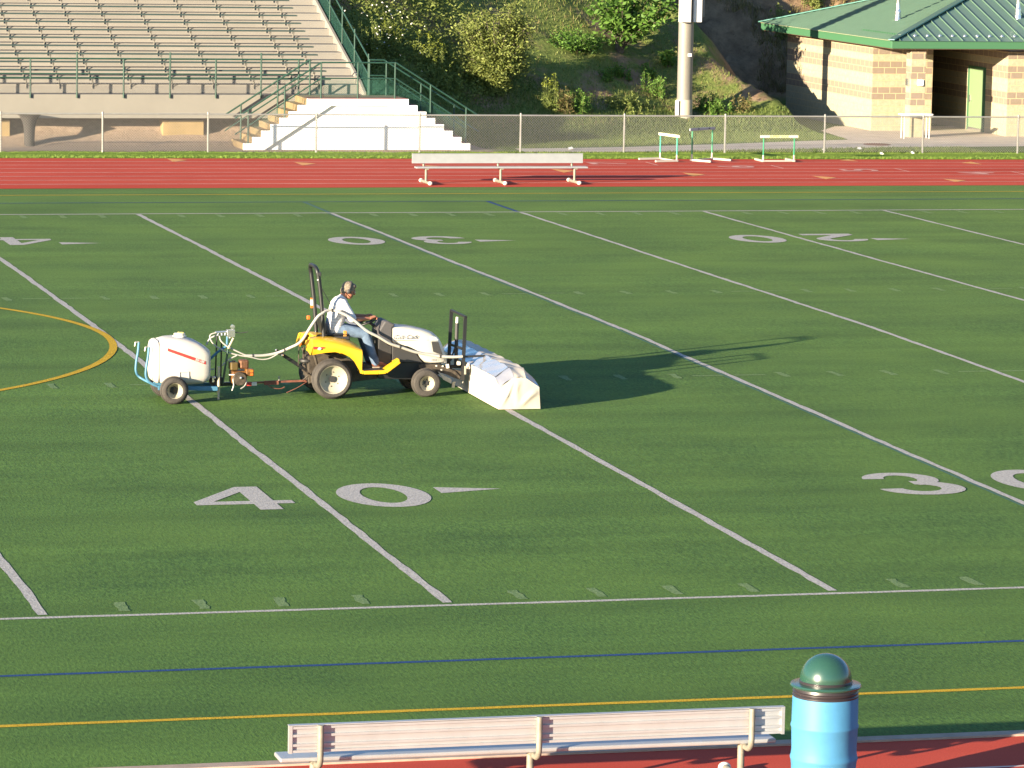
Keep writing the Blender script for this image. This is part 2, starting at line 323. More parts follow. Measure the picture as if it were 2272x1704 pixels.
class MB:
    def __init__(s): s.v = []; s.f = []
    def add(s, vs, fs):
        n = len(s.v); s.v += [tuple(v) for v in vs]; s.f += [tuple(i + n for i in f) for f in fs]
        return s
    def quad(s, *p): return s.add(p, [tuple(range(len(p)))])
    def box(s, x0, x1, y0, y1, z0, z1):
        return s.add([(x0, y0, z0), (x1, y0, z0), (x1, y1, z0), (x0, y1, z0), (x0, y0, z1), (x1, y0, z1), (x1, y1, z1), (x0, y1, z1)],
                     [(3, 2, 1, 0), (4, 5, 6, 7), (0, 1, 5, 4), (1, 2, 6, 5), (2, 3, 7, 6), (3, 0, 4, 7)])
    def bar(s, a, b, w, h, up=(0, 0, 1)):
        """box beam from a to b, w wide, h tall"""
        a, b = Vector(a), Vector(b); d = (b - a).normalized(); u = Vector(up)
        if abs(d.dot(u)) > 0.98: u = Vector((0, 1, 0))
        x = d.cross(u).normalized() * (w / 2); y = x.cross(d).normalized() * (h / 2)
        vs = [a - x - y, a + x - y, a + x + y, a - x + y, b - x - y, b + x - y, b + x + y, b - x + y]
        return s.add(vs, [(3, 2, 1, 0), (4, 5, 6, 7), (0, 1, 5, 4), (1, 2, 6, 5), (2, 3, 7, 6), (3, 0, 4, 7)])
    def tube(s, pts, r, n=8, caps=True):
        pts = [Vector(p) for p in pts]; rr = r if isinstance(r, (list, tuple)) else [r] * len(pts)
        up = Vector((0, 0, 1)); prev = None; rings = []
        for i, p in enumerate(pts):
            d = (pts[min(i + 1, len(pts) - 1)] - pts[max(i - 1, 0)]).normalized()
            if prev is None:
                t = up if abs(d.dot(up)) < 0.95 else Vector((0, 1, 0))
                x = d.cross(t).normalized()
            else:
                x = (prev - d * prev.dot(d)).normalized()
            y = d.cross(x).normalized(); prev = x
            rings.append([p + (x * math.cos(2 * math.pi * k / n) + y * math.sin(2 * math.pi * k / n)) * rr[i] for k in range(n)])
        vs = [v for g in rings for v in g]; fs = []
        for i in range(len(pts) - 1):
            for k in range(n):
                a = i * n + k; b = i * n + (k + 1) % n
                fs.append((a, b, b + n, a + n))
        if caps:
            fs.append(tuple(range(n - 1, -1, -1))); fs.append(tuple(range((len(pts) - 1) * n, len(pts) * n)))
        return s.add(vs, fs)
    def lathe(s, prof, c, axis='z', n=32, close=True):
        """profile of (radius, height) turned about an axis through c"""
        vs = []; fs = []; m = len(prof); c = Vector(c)
        for r, h in prof:
            for k in range(n):
                a = 2 * math.pi * k / n; x, y = r * math.cos(a), r * math.sin(a)
                vs.append(c + (Vector((x, y, h)) if axis == 'z' else Vector((x, h, y)) if axis == 'y' else Vector((h, x, y))))
        fl = axis == 'y'
        for i in range(m - 1):
            for k in range(n):
                a = i * n + k; b = i * n + (k + 1) % n
                q = (a, b, b + n, a + n); fs.append(q[::-1] if fl else q)
        if close:
            e = tuple(range(n)); t = tuple(range((m - 1) * n, m * n))
            fs.append(e if fl else e[::-1]); fs.append(t[::-1] if fl else t)
        return s.add(vs, fs)
    def prism(s, poly, a0, a1, axis='y'):
        """polygon (x,z) extruded along y, or (x,y) along z, or (y,z) along x"""
        n = len(poly)
        def P(p, a): return (p[0], a, p[1]) if axis == 'y' else (p[0], p[1], a) if axis == 'z' else (a, p[0], p[1])
        ar = sum(poly[i][0] * poly[(i + 1) % n][1] - poly[(i + 1) % n][0] * poly[i][1] for i in range(n))
        ccw = ar > 0
        if axis == 'y': ccw = not ccw
        vs = [P(p, a0) for p in poly] + [P(p, a1) for p in poly]
        fs = [tuple(range(n - 1, -1, -1)), tuple(range(n, 2 * n))] + [(i, (i + 1) % n, (i + 1) % n + n, i + n) for i in range(n)]
        if not ccw: fs = [f[::-1] for f in fs]
        return s.add(vs, fs)
    def loft(s, secs, caps=True, closed=True):
        n = len(secs[0]); vs = [p for g in secs for p in g]; fs = []
        for i in range(len(secs) - 1):
            for k in range(n if closed else n - 1):
                a = i * n + k; b = i * n + (k + 1) % n
                fs.append((a, b, b + n, a + n))
        if caps:
            fs.append(tuple(range(n - 1, -1, -1))); fs.append(tuple(range((len(secs) - 1) * n, len(secs) * n)))
        return s.add(vs, fs)
    def ball(s, c, r, n=14, m=9, ax=None):
        c = Vector(c); rx, ry, rz = (r, r, r) if isinstance(r, (int, float)) else r
        vs = []; fs = []
        for i in range(m + 1):
            t = math.pi * i / m
            for k in range(n):
                a = 2 * math.pi * k / n
                v = Vector((rx * math.sin(t) * math.cos(a), ry * math.sin(t) * math.sin(a), -rz * math.cos(t)))
                if ax: v = ax @ v
                vs.append(c + v)
        for i in range(m):
            for k in range(n):
                a = i * n + k; b = i * n + (k + 1) % n
                fs.append((a, b, b + n, a + n))
        return s.add(vs, fs)
    def capsule(s, a, b, ra, rb, n=14):
        a, b = Vector(a), Vector(b); d = (b - a).normalized()
        pts = []; rr = []
        for t in (-1, -.92, -.7, -.35): pts.append(a + d * ra * t); rr.append(max(ra * math.sqrt(max(0, 1 - t * t)), ra * .04))
        for k in range(5): t = k / 4; pts.append(a.lerp(b, t)); rr.append(ra + (rb - ra) * t)
        for t in (.35, .7, .92, 1): pts.append(b + d * rb * t); rr.append(max(rb * math.sqrt(max(0, 1 - t * t)), rb * .04))
        return s.tube(pts, rr, n)
    def build(s, name, m, parent=None, label=None, smooth=None, bevel=0, loc=None, remesh=0, tri=False):
        o_ = Vector(loc) if loc is not None else org(parent)
        me = bpy.data.meshes.new(name)
        me.from_pydata([(v[0] - o_.x, v[1] - o_.y, v[2] - o_.z) for v in s.v], [], s.f)
        me.materials.append(m); me.validate()
        if smooth is not None:
            me.polygons.foreach_set('use_smooth', [True] * len(me.polygons))
            if smooth < 180: me.set_sharp_from_angle(angle=R(smooth))
        o = bpy.data.objects.new(name, me); COL.objects.link(o)
        if parent: o.parent = parent
        elif loc is not None: o.location = loc
        ORG[o.name] = o_
        if label: o['label'] = label
        if bevel:
            b = o.modifiers.new('bevel', 'BEVEL'); b.width = bevel; b.segments = 2; b.limit_method = 'ANGLE'; b.angle_limit = R(40)
        if remesh:
            r = o.modifiers.new('remesh', 'REMESH'); r.mode = 'VOXEL'; r.voxel_size = remesh; r.use_smooth_shade = True
            k = o.modifiers.new('smooth', 'SMOOTH'); k.factor = 0.5; k.iterations = 4
        return o

def dup(root, loc, rz=0, label=None, group=None):
    r = root.copy(); COL.objects.link(r); r.location = loc; r.rotation_euler = (0, 0, rz)
    if label: r['label'] = label
    if group: r['group'] = group
    for ch in list(root.children):
        c = ch.copy(); COL.objects.link(c); c.parent = r
        for g in ch.children:
            d = g.copy(); COL.objects.link(d); d.parent = c
    return r

def structure(o, label=None):
    o['kind'] = 'structure'
    if label: o['label'] = label
    return o

def spline(pts, n=8):
    """Catmull-Rom through the points"""
    P = [Vector(p) for p in pts]; out = []
    for i in range(len(P) - 1):
        p0, p1, p2, p3 = P[max(i - 1, 0)], P[i], P[i + 1], P[min(i + 2, len(P) - 1)]
        for k in range(n):
            t = k / n
            out.append(0.5 * ((2 * p1) + (p2 - p0) * t + (2 * p0 - 5 * p1 + 4 * p2 - p3) * t * t + (3 * p1 - p0 - 3 * p2 + p3) * t ** 3))
    out.append(P[-1]); return out

def text_mesh(body, size, shear=0.0, extrude=0.0, weight=0.0):
    cu = bpy.data.curves.new('lettering', 'FONT'); cu.body = body; cu.size = size; cu.shear = shear; cu.extrude = extrude; cu.offset = weight
    cu.align_x = 'CENTER'; cu.align_y = 'CENTER'
    ob = bpy.data.objects.new('lettering', cu); COL.objects.link(ob)
    dg = bpy.context.evaluated_depsgraph_get(); dg.update()
    me = bpy.data.meshes.new_from_object(ob.evaluated_get(dg))
    vs = [v.co.copy() for v in me.vertices]; fs = [tuple(p.vertices) for p in me.polygons]
    bpy.data.objects.remove(ob); bpy.data.curves.remove(cu); bpy.data.meshes.remove(me)
    return vs, fs

# ------------------------------------------------------------------ ground levels
CROWN = 0.1228; FW = 48.768; YD = 0.9144
def turf_z(y): return CROWN * (1 - abs(y - FW / 2) / (FW / 2)) if 0 <= y <= FW else 0.0
def gz(x, y):
    """gentle cross-fall of the far track, back to level at the far path"""
    if y <= 55.87: return 0.0
    k = (y - 55.87) / 10 if y < 65.87 else max(0.0, 1 - (y - 65.87) / 5.5)
    return -0.0030 * (x - 7) * k
def sstep(a, b, x):
    t = min(1, max(0, (x - a) / (b - a))); return t * t * (3 - 2 * t)
def bumpy(x, y):
    return (math.sin(x * 1.3 + y * .7) + math.sin(x * .6 - y * 1.1 + 2) + math.sin(x * 2.3 + y * 1.9 + 1) * .5) / 2.5
def rough(x, y):
    return (math.sin(x * 3.1 + y * 1.7) + math.sin(x * 5.3 - y * 2.9 + 1) * .7 + math.sin(x * 8.7 + y * 6.1 + 2) * .5 + math.sin(x * 1.1 - y * 4.3)) / 3.2
def hill(x, y):
    # earth bank below the bleachers
    bl = max(0.0, min(0.9 * (y - 70.95) + .08 * bumpy(x * 2, y * 2), 1.15 + 0.336 * (y - 71.2)))
    # grassy hillside
    y0 = 72.2 + max(0, min(x, 22) - 12.0) * 0.30 + 0.15 * math.sin(x * .9)
    d = y - y0
    ea = 1.0 + 1.6 * sstep(13, 20, x)
    hl = (0.62 - 0.04 * sstep(18, 22, x)) * (d - ea * (1 - math.exp(-d / ea))) if d > 0 else 0.0
    t = sstep(9.2, 11.6, x)
    h = bl * (1 - t) + hl * t
    if h > 0: h += 0.10 * min(1, h) * bumpy(x, y)
    # the cut bank: the spur ends along a line and falls away to the building's pad
    xe = 24.5 - 0.30 * (y - 81) + 0.25 * math.sin(y * 1.3)
    if x > xe: h = h - 1.25 * (x - xe) - (0.12 * rough(x, y) if x > xe + .2 else 0)
    rk = 0.0
    if x > 22.5:
        yr = 87.2 - 0.05 * (x - 26)
        if y > yr: rk = 0.95 * (y - yr) + 0.34 * min(1, y - yr) * (rough(x, y) + .5 * rough(x * 2.1, y * 2.3))
    return max(h, rk, 0.0)
def ground_z(x, y):
    return gz(x, y) + (hill(x, y) if y > 70.9 else 0.0)

# ------------------------------------------------------------------ ground, turf, track
def frange(a, b, s):
    o = []; x = a
    while x < b - 1e-6: o.append(x); x += s
    return o
xs = [-400, -150, -60, -30, -12] + frange(-6, 9, .8) + frange(9, 36, .28) + [36, 38, 42, 48, 60, 90, 200, 500]
ys = [-400, -100, -30, -7.5, 20, 55.87, 60, 65.87] + frange(66.5, 71.4, 1.2) + frange(71.4, 98, .28) + [98, 100, 103, 108, 120]
mb = MB()
for y in ys:
    for x in xs:
        z = ground_z(x, y) - (0.03 if y < 66 else 0.0)
        mb.v.append((x, y, z))
nx = len(xs)
for j in range(len(ys) - 1):
    for i in range(nx - 1):
        a = j * nx + i; mb.f.append((a, a + 1, a + nx + 1, a + nx))
ground = structure(mb.build('ground', M_ground, smooth=180))

mb = MB(); rows = [-7.33, 0, FW / 2, FW, 55.85]; cols = [-60, 60]
for y in rows:
    for x in cols: mb.v.append((x, y, turf_z(y)))
for j in range(4): mb.f.append((2 * j, 2 * j + 1, 2 * j + 3, 2 * j + 2))
turf = structure(mb.build('turf', M_turf))

def strip(mb, a, b, wd, jit=0.0, step=0.3, dz=0.004, zf=None):
    """painted line on the turf, edges slightly ragged"""
    zf = zf or (lambda x, y: turf_z(y))
    a, b = Vector((*a, 0)), Vector((*b, 0)); d = b - a; n = max(1, int(d.length / step)); d.normalize(); s = Vector((-d.y, d.x, 0))
    ts = [i / n for i in range(n + 1)]
    base = len(mb.v); w_ = 0.0
    for t in ts:
        p = a.lerp(b, t); w_ = w_ * .85 + random.uniform(-jit, jit) * .6
        for q in (-1, 1):
            v = p + s * (q * wd / 2 + w_ + random.uniform(-jit, jit)); mb.v.append((v.x, v.y, zf(v.x, v.y) + dz))
    for i in range(n): mb.f.append((base + 2 * i, base + 2 * i + 2, base + 2 * i + 3, base + 2 * i + 1)[::-1])
def ystrip(mb, x, y0, y1, wd, jit, dz=0.004):
    """line across the field, cut at the crown so that it follows both falls"""
    cuts = [y0] + [c for c in (0, FW / 2, FW) if y0 < c < y1] + [y1]
    for a, b in zip(cuts, cuts[1:]): strip(mb, (x, a), (x, b), wd, jit, .35, dz)

for k in range(-3, 7):
    mb = MB(); ystrip(mb, k * 5 * YD, 0.16, FW - 0.12, 0.115 if k < 1 else 0.10, 0.012)
    mb.build('yard_line', M_white_line, turf)
mb = MB(); strip(mb, (-40, 0), (50, 0), 0.10, .006); mb.build('sideline', M_white_line, turf)
mb = MB(); strip(mb, (-40, FW), (50, FW), 0.13, .008); mb.build('sideline', M_white_line, turf)
for y in (-3.03, 51.75):
    mb = MB(); strip(mb, (-40, y), (50, y), 0.085, .004); mb.build('soccer_touchline', M_blue_line, turf)
for y in (-5.36, 53.93):
    mb = MB(); strip(mb, (-40, y), (50, y), 0.10, .006); mb.build('lacrosse_sideline', M_yellow_line, turf)
for x in (10 * YD, 5 * YD):
    mb = MB(); strip(mb, (x - .02, FW + .1), (x - .02, 51.7), 0.10, .006); mb.build('soccer_area_line', M_blue_line if x > 5 else mat('faded_teal_line', (0.02, 0.085, 0.06), 0.8), turf)
mb = MB()                                                       # faded teal soccer line under the thirty-yard line
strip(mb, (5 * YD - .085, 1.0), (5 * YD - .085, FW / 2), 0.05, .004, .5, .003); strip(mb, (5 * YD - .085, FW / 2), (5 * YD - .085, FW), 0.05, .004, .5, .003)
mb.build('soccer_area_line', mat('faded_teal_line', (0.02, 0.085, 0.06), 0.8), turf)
mb = MB(); n = 120; cx, cy = -15 * YD, FW / 2                    # centre circle
for i in range(n):
    a0, a1 = 2 * math.pi * i / n, 2 * math.pi * (i + 1) / n
    q = [(cx + r * math.cos(a), cy + r * math.sin(a)) for a, r in ((a0, 9.06), (a0, 9.19), (a1, 9.19), (a1, 9.06))]
    mb.quad(*[(x, y, turf_z(y) + .006) for x, y in q])
mb.build('centre_circle', M_yellow_line, turf)
mb = MB()
for k in range(-18, 30):
    if k % 5 == 0: continue
    x = k * YD
    strip(mb, (x, 0.22), (x, 0.76), 0.12, .02, .12); strip(mb, (x, FW - 1.0), (x, FW - .25), 0.14, .02, .2)
    for y in (18.29, 30.48): strip(mb, (x, y - .28), (x, y + .28), 0.12, .02, .12)
for k in range(-3, 6):
    for y in (18.29, 30.48):
        x = k * 5 * YD
        strip(mb, (x - .62, y), (x - .10, y), 0.10, .01, .12); strip(mb, (x + .10, y), (x + .62, y), 0.10, .01, .12)
mb.build('hash_marks', M_faint, turf)

# painted numbers, built flat in glyph space (x right, y up, 1.22 x 1.83 m)
def ring(mb, ox, oy, ix, iy, n=48, a0=0, a1=2 * math.pi, cx=0, cy=0, dz=0):
    for i in range(n):
        p, q = a0 + (a1 - a0) * i / n, a0 + (a1 - a0) * (i + 1) / n
        mb.quad(*[(cx + X * math.cos(a), cy + Y * math.sin(a), dz) for a, X, Y in ((p, ix, iy), (p, ox, oy), (q, ox, oy), (q, ix, iy))])
def g0():
    mb = MB(); ring(mb, .60, .945, .285, .63); return mb
def g4():
    mb = MB()
    mb.quad((.06, -.90, 0), (.36, -.90, 0), (.36, -.46, 0), (.06, -.46, 0))
    mb.quad((.06, -.22, 0), (.36, -.22, 0), (.36, .90, 0), (.06, .90, 0))
    mb.quad((-.68, -.46, 0), (.60, -.46, 0), (.60, -.22, 0), (-.68, -.22, 0))
    mb.quad((-.68, -.22, 0), (-.42, -.22, 0), (.06, .50, 0), (.06, .90, 0))
    return mb
def g3():
    mb = MB()
    ring(mb, .52, .53, .22, .30, 26, math.radians(-80), math.radians(175), -.02, .40)
    ring(mb, .60, .56, .27, .28, 26, math.radians(-178), math.radians(88), .0, -.36, .002)
    return mb
def g2():
    mb = MB()
    ring(mb, .58, .55, .26, .30, 22, math.radians(-28), math.radians(178), 0, .38)
    mb.quad((.23, .24, .002), (.52, .12, .002), (-.10, -.60, .002), (-.58, -.60, .002))
    mb.quad((-.60, -.93, 0), (.60, -.93, 0), (.60, -.602, 0), (-.60, -.602, 0))
    return mb
def garrow():
    return MB().add([(-.42, -.24, 0), (.45, 0, 0), (-.42, .24, 0)], [(0, 1, 2)])
def place(glyph, x, y, flip=False, sx=1.0, label=None):
    g = glyph(); o = MB(); s = -1 if flip else 1
    o.v = [(x + s * v[0] * sx, y + s * v[1], turf_z(y + s * v[1]) + .005 + v[2]) for v in g.v]; o.f = [f if True else f for f in g.f]
    return o.build('yard_number', M_white_line, turf, label)
place(g4, -5.50, 7.49); place(g0, -3.63, 7.49); place(garrow, -2.42, 7.77)
place(g3, 3.66, 7.40); place(g0, 5.50, 7.40)
place(g0, 3.60, 41.63, True); place(g3, 5.52, 41.63, True); place(garrow, 6.68, 41.45)
place(g0, 12.68, 41.43, True); place(g2, 14.60, 41.60, True); place(garrow, 15.74, 41.15)
place(g4, -3.62, 42.1, True); place(garrow, -2.45, 41.5)

# far track: eight lanes
LANES = [55.85 + 1.203 * k for k in range(9)]
txs = frange(-60, 70, 5) + [70]
mb = MB()
for y in (55.85, 60, 65.45):
    for x in txs: mb.v.append((x, y, gz(x, y) + .004))
n = len(txs)
for j in range(2):
    for i in range(n - 1): mb.f.append((j * n + i, j * n + i + 1, (j + 1) * n + i + 1, (j + 1) * n + i))
trk = structure(mb.build('track', M_track))
for y in LANES[1:8]:
    mb = MB()
    for a, b in zip(txs, txs[1:]):
        mb.quad(*[(x, yy, gz(x, yy) + .009) for x, yy in ((a, y - .03), (b, y - .03), (b, y + .03), (a, y + .03))])
    mb.build('lane_line', M_lane, trk)
TRI = [[(16.79, 60.41), (17.24, 59.77), (16.68, 59.08)], [(20.07, 59.21), (20.55, 58.58), (20.05, 57.99)], [(22.90, 65.0), (23.30, 65.4), (23.32, 64.55)],
       [(26.22, 64.0), (26.70, 64.5), (26.62, 63.4)], [(23.39, 58.05), (23.85, 57.5), (23.33, 56.95)], [(3.56, 65.36), (4.04, 64.82), (3.53, 64.2)],
       [(6.86, 64.16), (7.36, 63.61), (6.86, 62.96)], [(10.24, 63.02), (10.74, 62.53), (10.27, 61.75)], [(13.47, 61.75), (13.96, 61.1), (13.47, 60.4)]]
for t in TRI:
    if (t[1][0] - t[0][0]) * (t[2][1] - t[0][1]) - (t[1][1] - t[0][1]) * (t[2][0] - t[0][0]) < 0: t = t[::-1]
    MB().add([(x, y, gz(x, y) + .010) for x, y in t], [(0, 1, 2)]).build('lane_triangle', M_orange, trk)
for x, y in ((16.9, 63.6), (20.18, 62.4), (23.41, 61.2), (26.4, 60.0)):
    mb = MB(); strip(mb, (x, y - .6), (x, y + .6), .06, 0, 1.3, .010, gz); mb.build('lane_tick', M_pinkmark, trk)
for ch, x, y in (('7', 15.7, 63.72), ('6', 19.05, 62.5), ('5', 22.2, 61.25), ('4', 25.25, 60.05)):
    vs, fs = text_mesh(ch, 1.5, weight=.03)
    mb = MB().add([(x - v.y * .95, y + v.x * .95, gz(x - v.y, y + v.x) + .011) for v in vs], fs)
    mb.build('lane_number', M_pinkmark, trk)

# near track, kerb
mb = MB().box(-60, 60, -7.50, -7.33, -.05, .02); kerb = structure(mb.build('kerb', M_kerb))
mb = MB().quad((-60, -30, 0), (60, -30, 0), (60, -7.5, 0), (-60, -7.5, 0)); tn = structure(mb.build('track', M_track))
for k in range(1, 9):
    mb = MB(); strip(mb, (-60, -7.5 - 1.22 * k), (60, -7.5 - 1.22 * k), .05, 0, 200, .004, lambda x, y: 0); mb.build('lane_line', M_lane, tn)

# grass verge between track and fence
mb = MB(); vx = frange(-60, 70, .5) + [70]
for x in vx:
    mb.v.append((x, 65.45, gz(x, 65.45) + .006)); e = 67.9 + .22 * math.sin(x * 1.7) + .12 * math.sin(x * 4.1)
    if x > 13: e = 67.6
    mb.v.append((x, 66.6, gz(x, 66.6) + .05)); mb.v.append((x, e, gz(x, e) + .012))
for i in range(len(vx) - 1):
    for k in (0, 1): mb.f.append((3 * i + k, 3 * i + 3 + k, 3 * i + 4 + k, 3 * i + 1 + k))
verge = structure(mb.build('grass_verge', M_verge, smooth=180))
def blades(name, n, place_fn, hmin, hmax, wd, m, parent=None, lean=.35, kind='stuff', label=None):
    mb = MB()
    for _ in range(n):
        x, y, z = place_fn()
        if x is None: continue
        h = random.uniform(hmin, hmax); a = random.uniform(0, 6.283); dx, dy = math.cos(a) * wd / 2, math.sin(a) * wd / 2
        l = random.uniform(0, lean) * h; b = random.uniform(0, 6.283); lx, ly = math.cos(b) * l, math.sin(b) * l
        mb.add([(x - dx, y - dy, z), (x + dx, y + dy, z), (x + lx, y + ly, z + h)], [(0, 1, 2)])
    o = mb.build(name, m, parent)
    o['kind'] = kind
    if label: o['label'] = label
    return o
def pv():
    x = random.uniform(-3, 32); y = random.uniform(65.5, 67.6); return x, y, gz(x, y) + .01
M_blade = leaf_mat('verge_blade', (0.13, 0.195, 0.026), (0.18, 0.255, 0.040), .3)
blades('verge_grass', 30000, pv, .02, .055, .03, M_blade, label='bright short grass growing along the far edge of the red track')

# concrete path and pavement to the building
mb = MB()
pts = [(14.4, 69.15, 67.75), (15.84, 69.3, 67.75), (18, 69.75, 68.05), (21.5, 70.9, 68.5), (24, 71.9, 69.1), (26.0, 72.6, 69.6), (30.6, 73.0, 70.0), (45, 73.0, 70.0)]
for x, yu, yl in pts: mb.v += [(x, yl, ground_z(x, yl) + .012), (x, (yl + yu) / 2, ground_z(x, (yl + yu) / 2) + .012), (x, yu, ground_z(x, yu) + .012)]
for i in range(len(pts) - 1):
    for k in (0, 1): mb.f.append((3 * i + k, 3 * i + 3 + k, 3 * i + 4 + k, 3 * i + 1 + k))
structure(mb.build('path', M_conc))
mb = MB().add([(x, y, ground_z(x, y) + .018) for x, y in ((25.8, 72.4), (45, 72.4), (45, 78.5), (27.5, 78.5), (26.3, 76.4))], [(0, 1, 2, 3, 4)])
structure(mb.build('pavement', M_conc))
mb = MB()
for (a, b) in (((16, 68.55), (21.5, 69.8)), ((21.5, 69.8), (26, 71.0)), ((26, 71.0), (44, 71.6))):
    strip(mb, a, b, .05, 0, 1, .019, ground_z)
structure(mb.build('path', mat('path_joint', (0.20, 0.15, 0.12), 0.9)))
def pg():
    while True:
        x = random.uniform(13.5, 28.5); y = random.uniform(67.3, 78)
        up = 69.2 if x < 16 else 69.3 + (x - 16) * .33
        lo = 67.7 if x < 18 else 68.0 + (x - 18) * .19
        if lo - .05 < y < up + .1: continue
        if x > 25.8 and y > 71.5 and y > 76.4 - (28.2 - x) * 2: continue
        if x > 26.0 and y > 69.5: continue
        return x, y, ground_z(x, y)
M_lawn = leaf_mat('lawn_blade', (0.050, 0.090, 0.014), (0.15, 0.185, 0.045), .3)
blades('lawn_grass', 42000, pg, .03, .09, .035, M_lawn, label='short olive lawn grass on both sides of the concrete path')

# ------------------------------------------------------------------ bleachers
BX0, BX1, BY, BZ = -5.5, 10.28, 70.6, 1.45
bl = thing('bleachers', 'tall beige stadium bleachers with dark green plank seats and green railings', 'bleachers', (2.4, BY, 0))
MB().box(BX0, 10.22, BY, BY + .22, .77, BZ).build('front_wall', M_fascia, bl, bevel=.01)
NR = 15; T_, R_ = .61, .205
for k in range(-1, NR):
    z0 = BZ if k < 0 else 1.71 + R_ * k
    y0 = BY + .222 if k < 0 else 71.2 + T_ * k; y1 = 71.2 + T_ * (k + 1)
    mb = MB().box(BX0, BX1 - .04, y0 + (.002 if k >= 0 else 0), y1 + .03, z0 - .05, z0)          # tread
    zr = z0 + (.26 if k < 0 else R_)
    mb.box(BX0, BX1 - .04, y1, y1 + .03, z0 + .001, zr - .051)                                   # riser
    ds = mb.build('deck_step', M_deck, bl)
    MB().box(BX0, BX1 - .045, y0 + .004, y1 - .004, z0 + .001, z0 + .006).build('tread_shade_sheet', M_tread, ds)  # thin sheet over the tread carrying its painted shade
seat_xs = [-5.2 + .95 * i for i in range(9)] + [3.5 + 1.2 * i for i in range(5)]
for k in range(NR - 1):
    ys0 = 70.93 + T_ * k; zt = 1.90 + R_ * k; yr = 71.2 + T_ * k
    s = MB().box(BX0, 9.33, ys0, ys0 + .25, zt - .038, zt).build('seat_plank', M_green_seat, bl, bevel=.006)
    for x in seat_xs + [9.0]:
        b = MB()
        b.bar((x, yr - .012, zt - .32), (x, yr - .012, zt - .05), .045, .012, (1, 0, 0))
        b.bar((x, yr - .02, zt - .26), (x, ys0 + .08, zt - .055), .012, .022, (1, 0, 0))
        b.build('seat_bracket', M_bracket, s)
# sloping end stringer and guard
mb = MB(); mb.add([(BX1 - .04, 70.6, 1.0), (BX1 - .04, 70.6, 1.53), (BX1 - .04, 71.2, 1.80), (BX1 - .04, 71.2 + T_ * NR, 1.80 + R_ * NR), (BX1 - .04, 71.2 + T_ * NR, 1.1 + R_ * NR),
        (BX1 + .03, 70.6, 1.0), (BX1 + .03, 70.6, 1.53), (BX1 + .03, 71.2, 1.80), (BX1 + .03, 71.2 + T_ * NR, 1.80 + R_ * NR), (BX1 + .03, 71.2 + T_ * NR, 1.1 + R_ * NR)],
       [(0, 1, 2, 3, 4), (9, 8, 7, 6, 5), (0, 5, 6, 1), (1, 6, 7, 2), (2, 7, 8, 3), (3, 8, 9, 4), (4, 9, 5, 0)])
mb.build('end_stringer', M_deck, bl)
def wires(mb, P, u0, u1, v0f, v1f, step, r):
    """crossing diagonal wires on the surface P(u, v); v limits may depend on u"""
    for sgn in (1, -1):
        u = u0 - 4.0
        while u < u1 + 4.0:
            seg = []
            n = 24; h = 4.0
            prev = None
            for i in range(int(h / .06) + 1):
                t = i * .06; uu = u + sgn * t if sgn > 0 else u - t
                ok = u0 <= uu <= u1
                if ok:
                    lo, hi = v0f(uu), v1f(uu); vv = t
                    ok = lo <= vv <= hi
                if ok: seg.append((uu, t))
                elif seg: break
            if len(seg) >= 2:
                a, b = P(*seg[0]), P(*seg[-1]); mb.tube([a, b], r, 3, False)
            u += step
GX = BX1 + .07
def gbase(y): return 1.46 + (y - 70.6) * .336
g_posts = [70.52, 72.4, 74.13, 75.9, 77.65, 79.4]
for y in g_posts:
    MB().tube([(GX, y, gbase(y) - .25), (GX, y, gbase(y) + 1.22)], .024, 8).build('guard_post', M_green_pipe, bl, smooth=40)
for h, r in ((1.10, .024), (.62, .020)):
    MB().tube([(GX, 70.52, gbase(70.52) + h), (GX, 80.2, gbase(80.2) + h)], r, 8).build('guard_rail', M_green_pipe, bl, smooth=40)
mb = MB(); wires(mb, lambda u, v: (GX + .028, u, gbase(u) + v), 70.52, 80.2, lambda u: .02, lambda u: .62, .055, .0024)
mb.build('guard_mesh', M_green_mesh, bl)
# front guard rail
fpx = [-3.47, -2.13, -.80, .54, 1.87, 3.21, 4.55, 5.88, 7.2, 8.3]
for i, x in enumerate(fpx):
    MB().tube([(x, BY - .03, BZ - .10), (x, BY - .03, 2.46 if i % 2 else 2.66)], .026, 8).build('rail_post', M_green_pipe, bl, smooth=40)
for z, r in ((2.47, .024), (2.04, .020), (1.93, .018)):
    MB().tube([(BX0, BY - .03, z), (8.45, BY - .03, z)], r, 8).build('front_rail', M_green_pipe, bl, smooth=40)
mb = MB(); wires(mb, lambda u, v: (u, BY - .06, 1.46 + v), -4, 8.4, lambda u: .01, lambda u: .47, .07, .0022)
mb.build('front_mesh', M_wire, bl)
# footings and pier under the front wall
for (x0, x1, lab) in ((4.42, 5.62, 'broad tan concrete footing block under the bleacher wall'), (-1.55, .02, 'tan concrete footing block at the left edge, beside the dark flared barrel')):
    o = MB().box(x0, x1, 71.0, 72.6, -.1, .70).build('footing_block', M_footing, None, loc=((x0 + x1) / 2, 71.8, 0), bevel=.015)
    tag(o, lab, 'footing', 'concrete footings under the bleachers')
mb = MB().lathe([(.145, -.1), (.15, .3), (.165, .55), (.21, .74), (.28, .86), (.33, .90), (.30, .905), (.22, .80)], (.46, 70.2, 0), n=24, close=False)
o = mb.build('drain_barrel', M_pier, None, smooth=40, loc=(.46, 70.2, 0)); tag(o, 'dark flared drain barrel standing just before the beige bleacher wall', 'barrel')

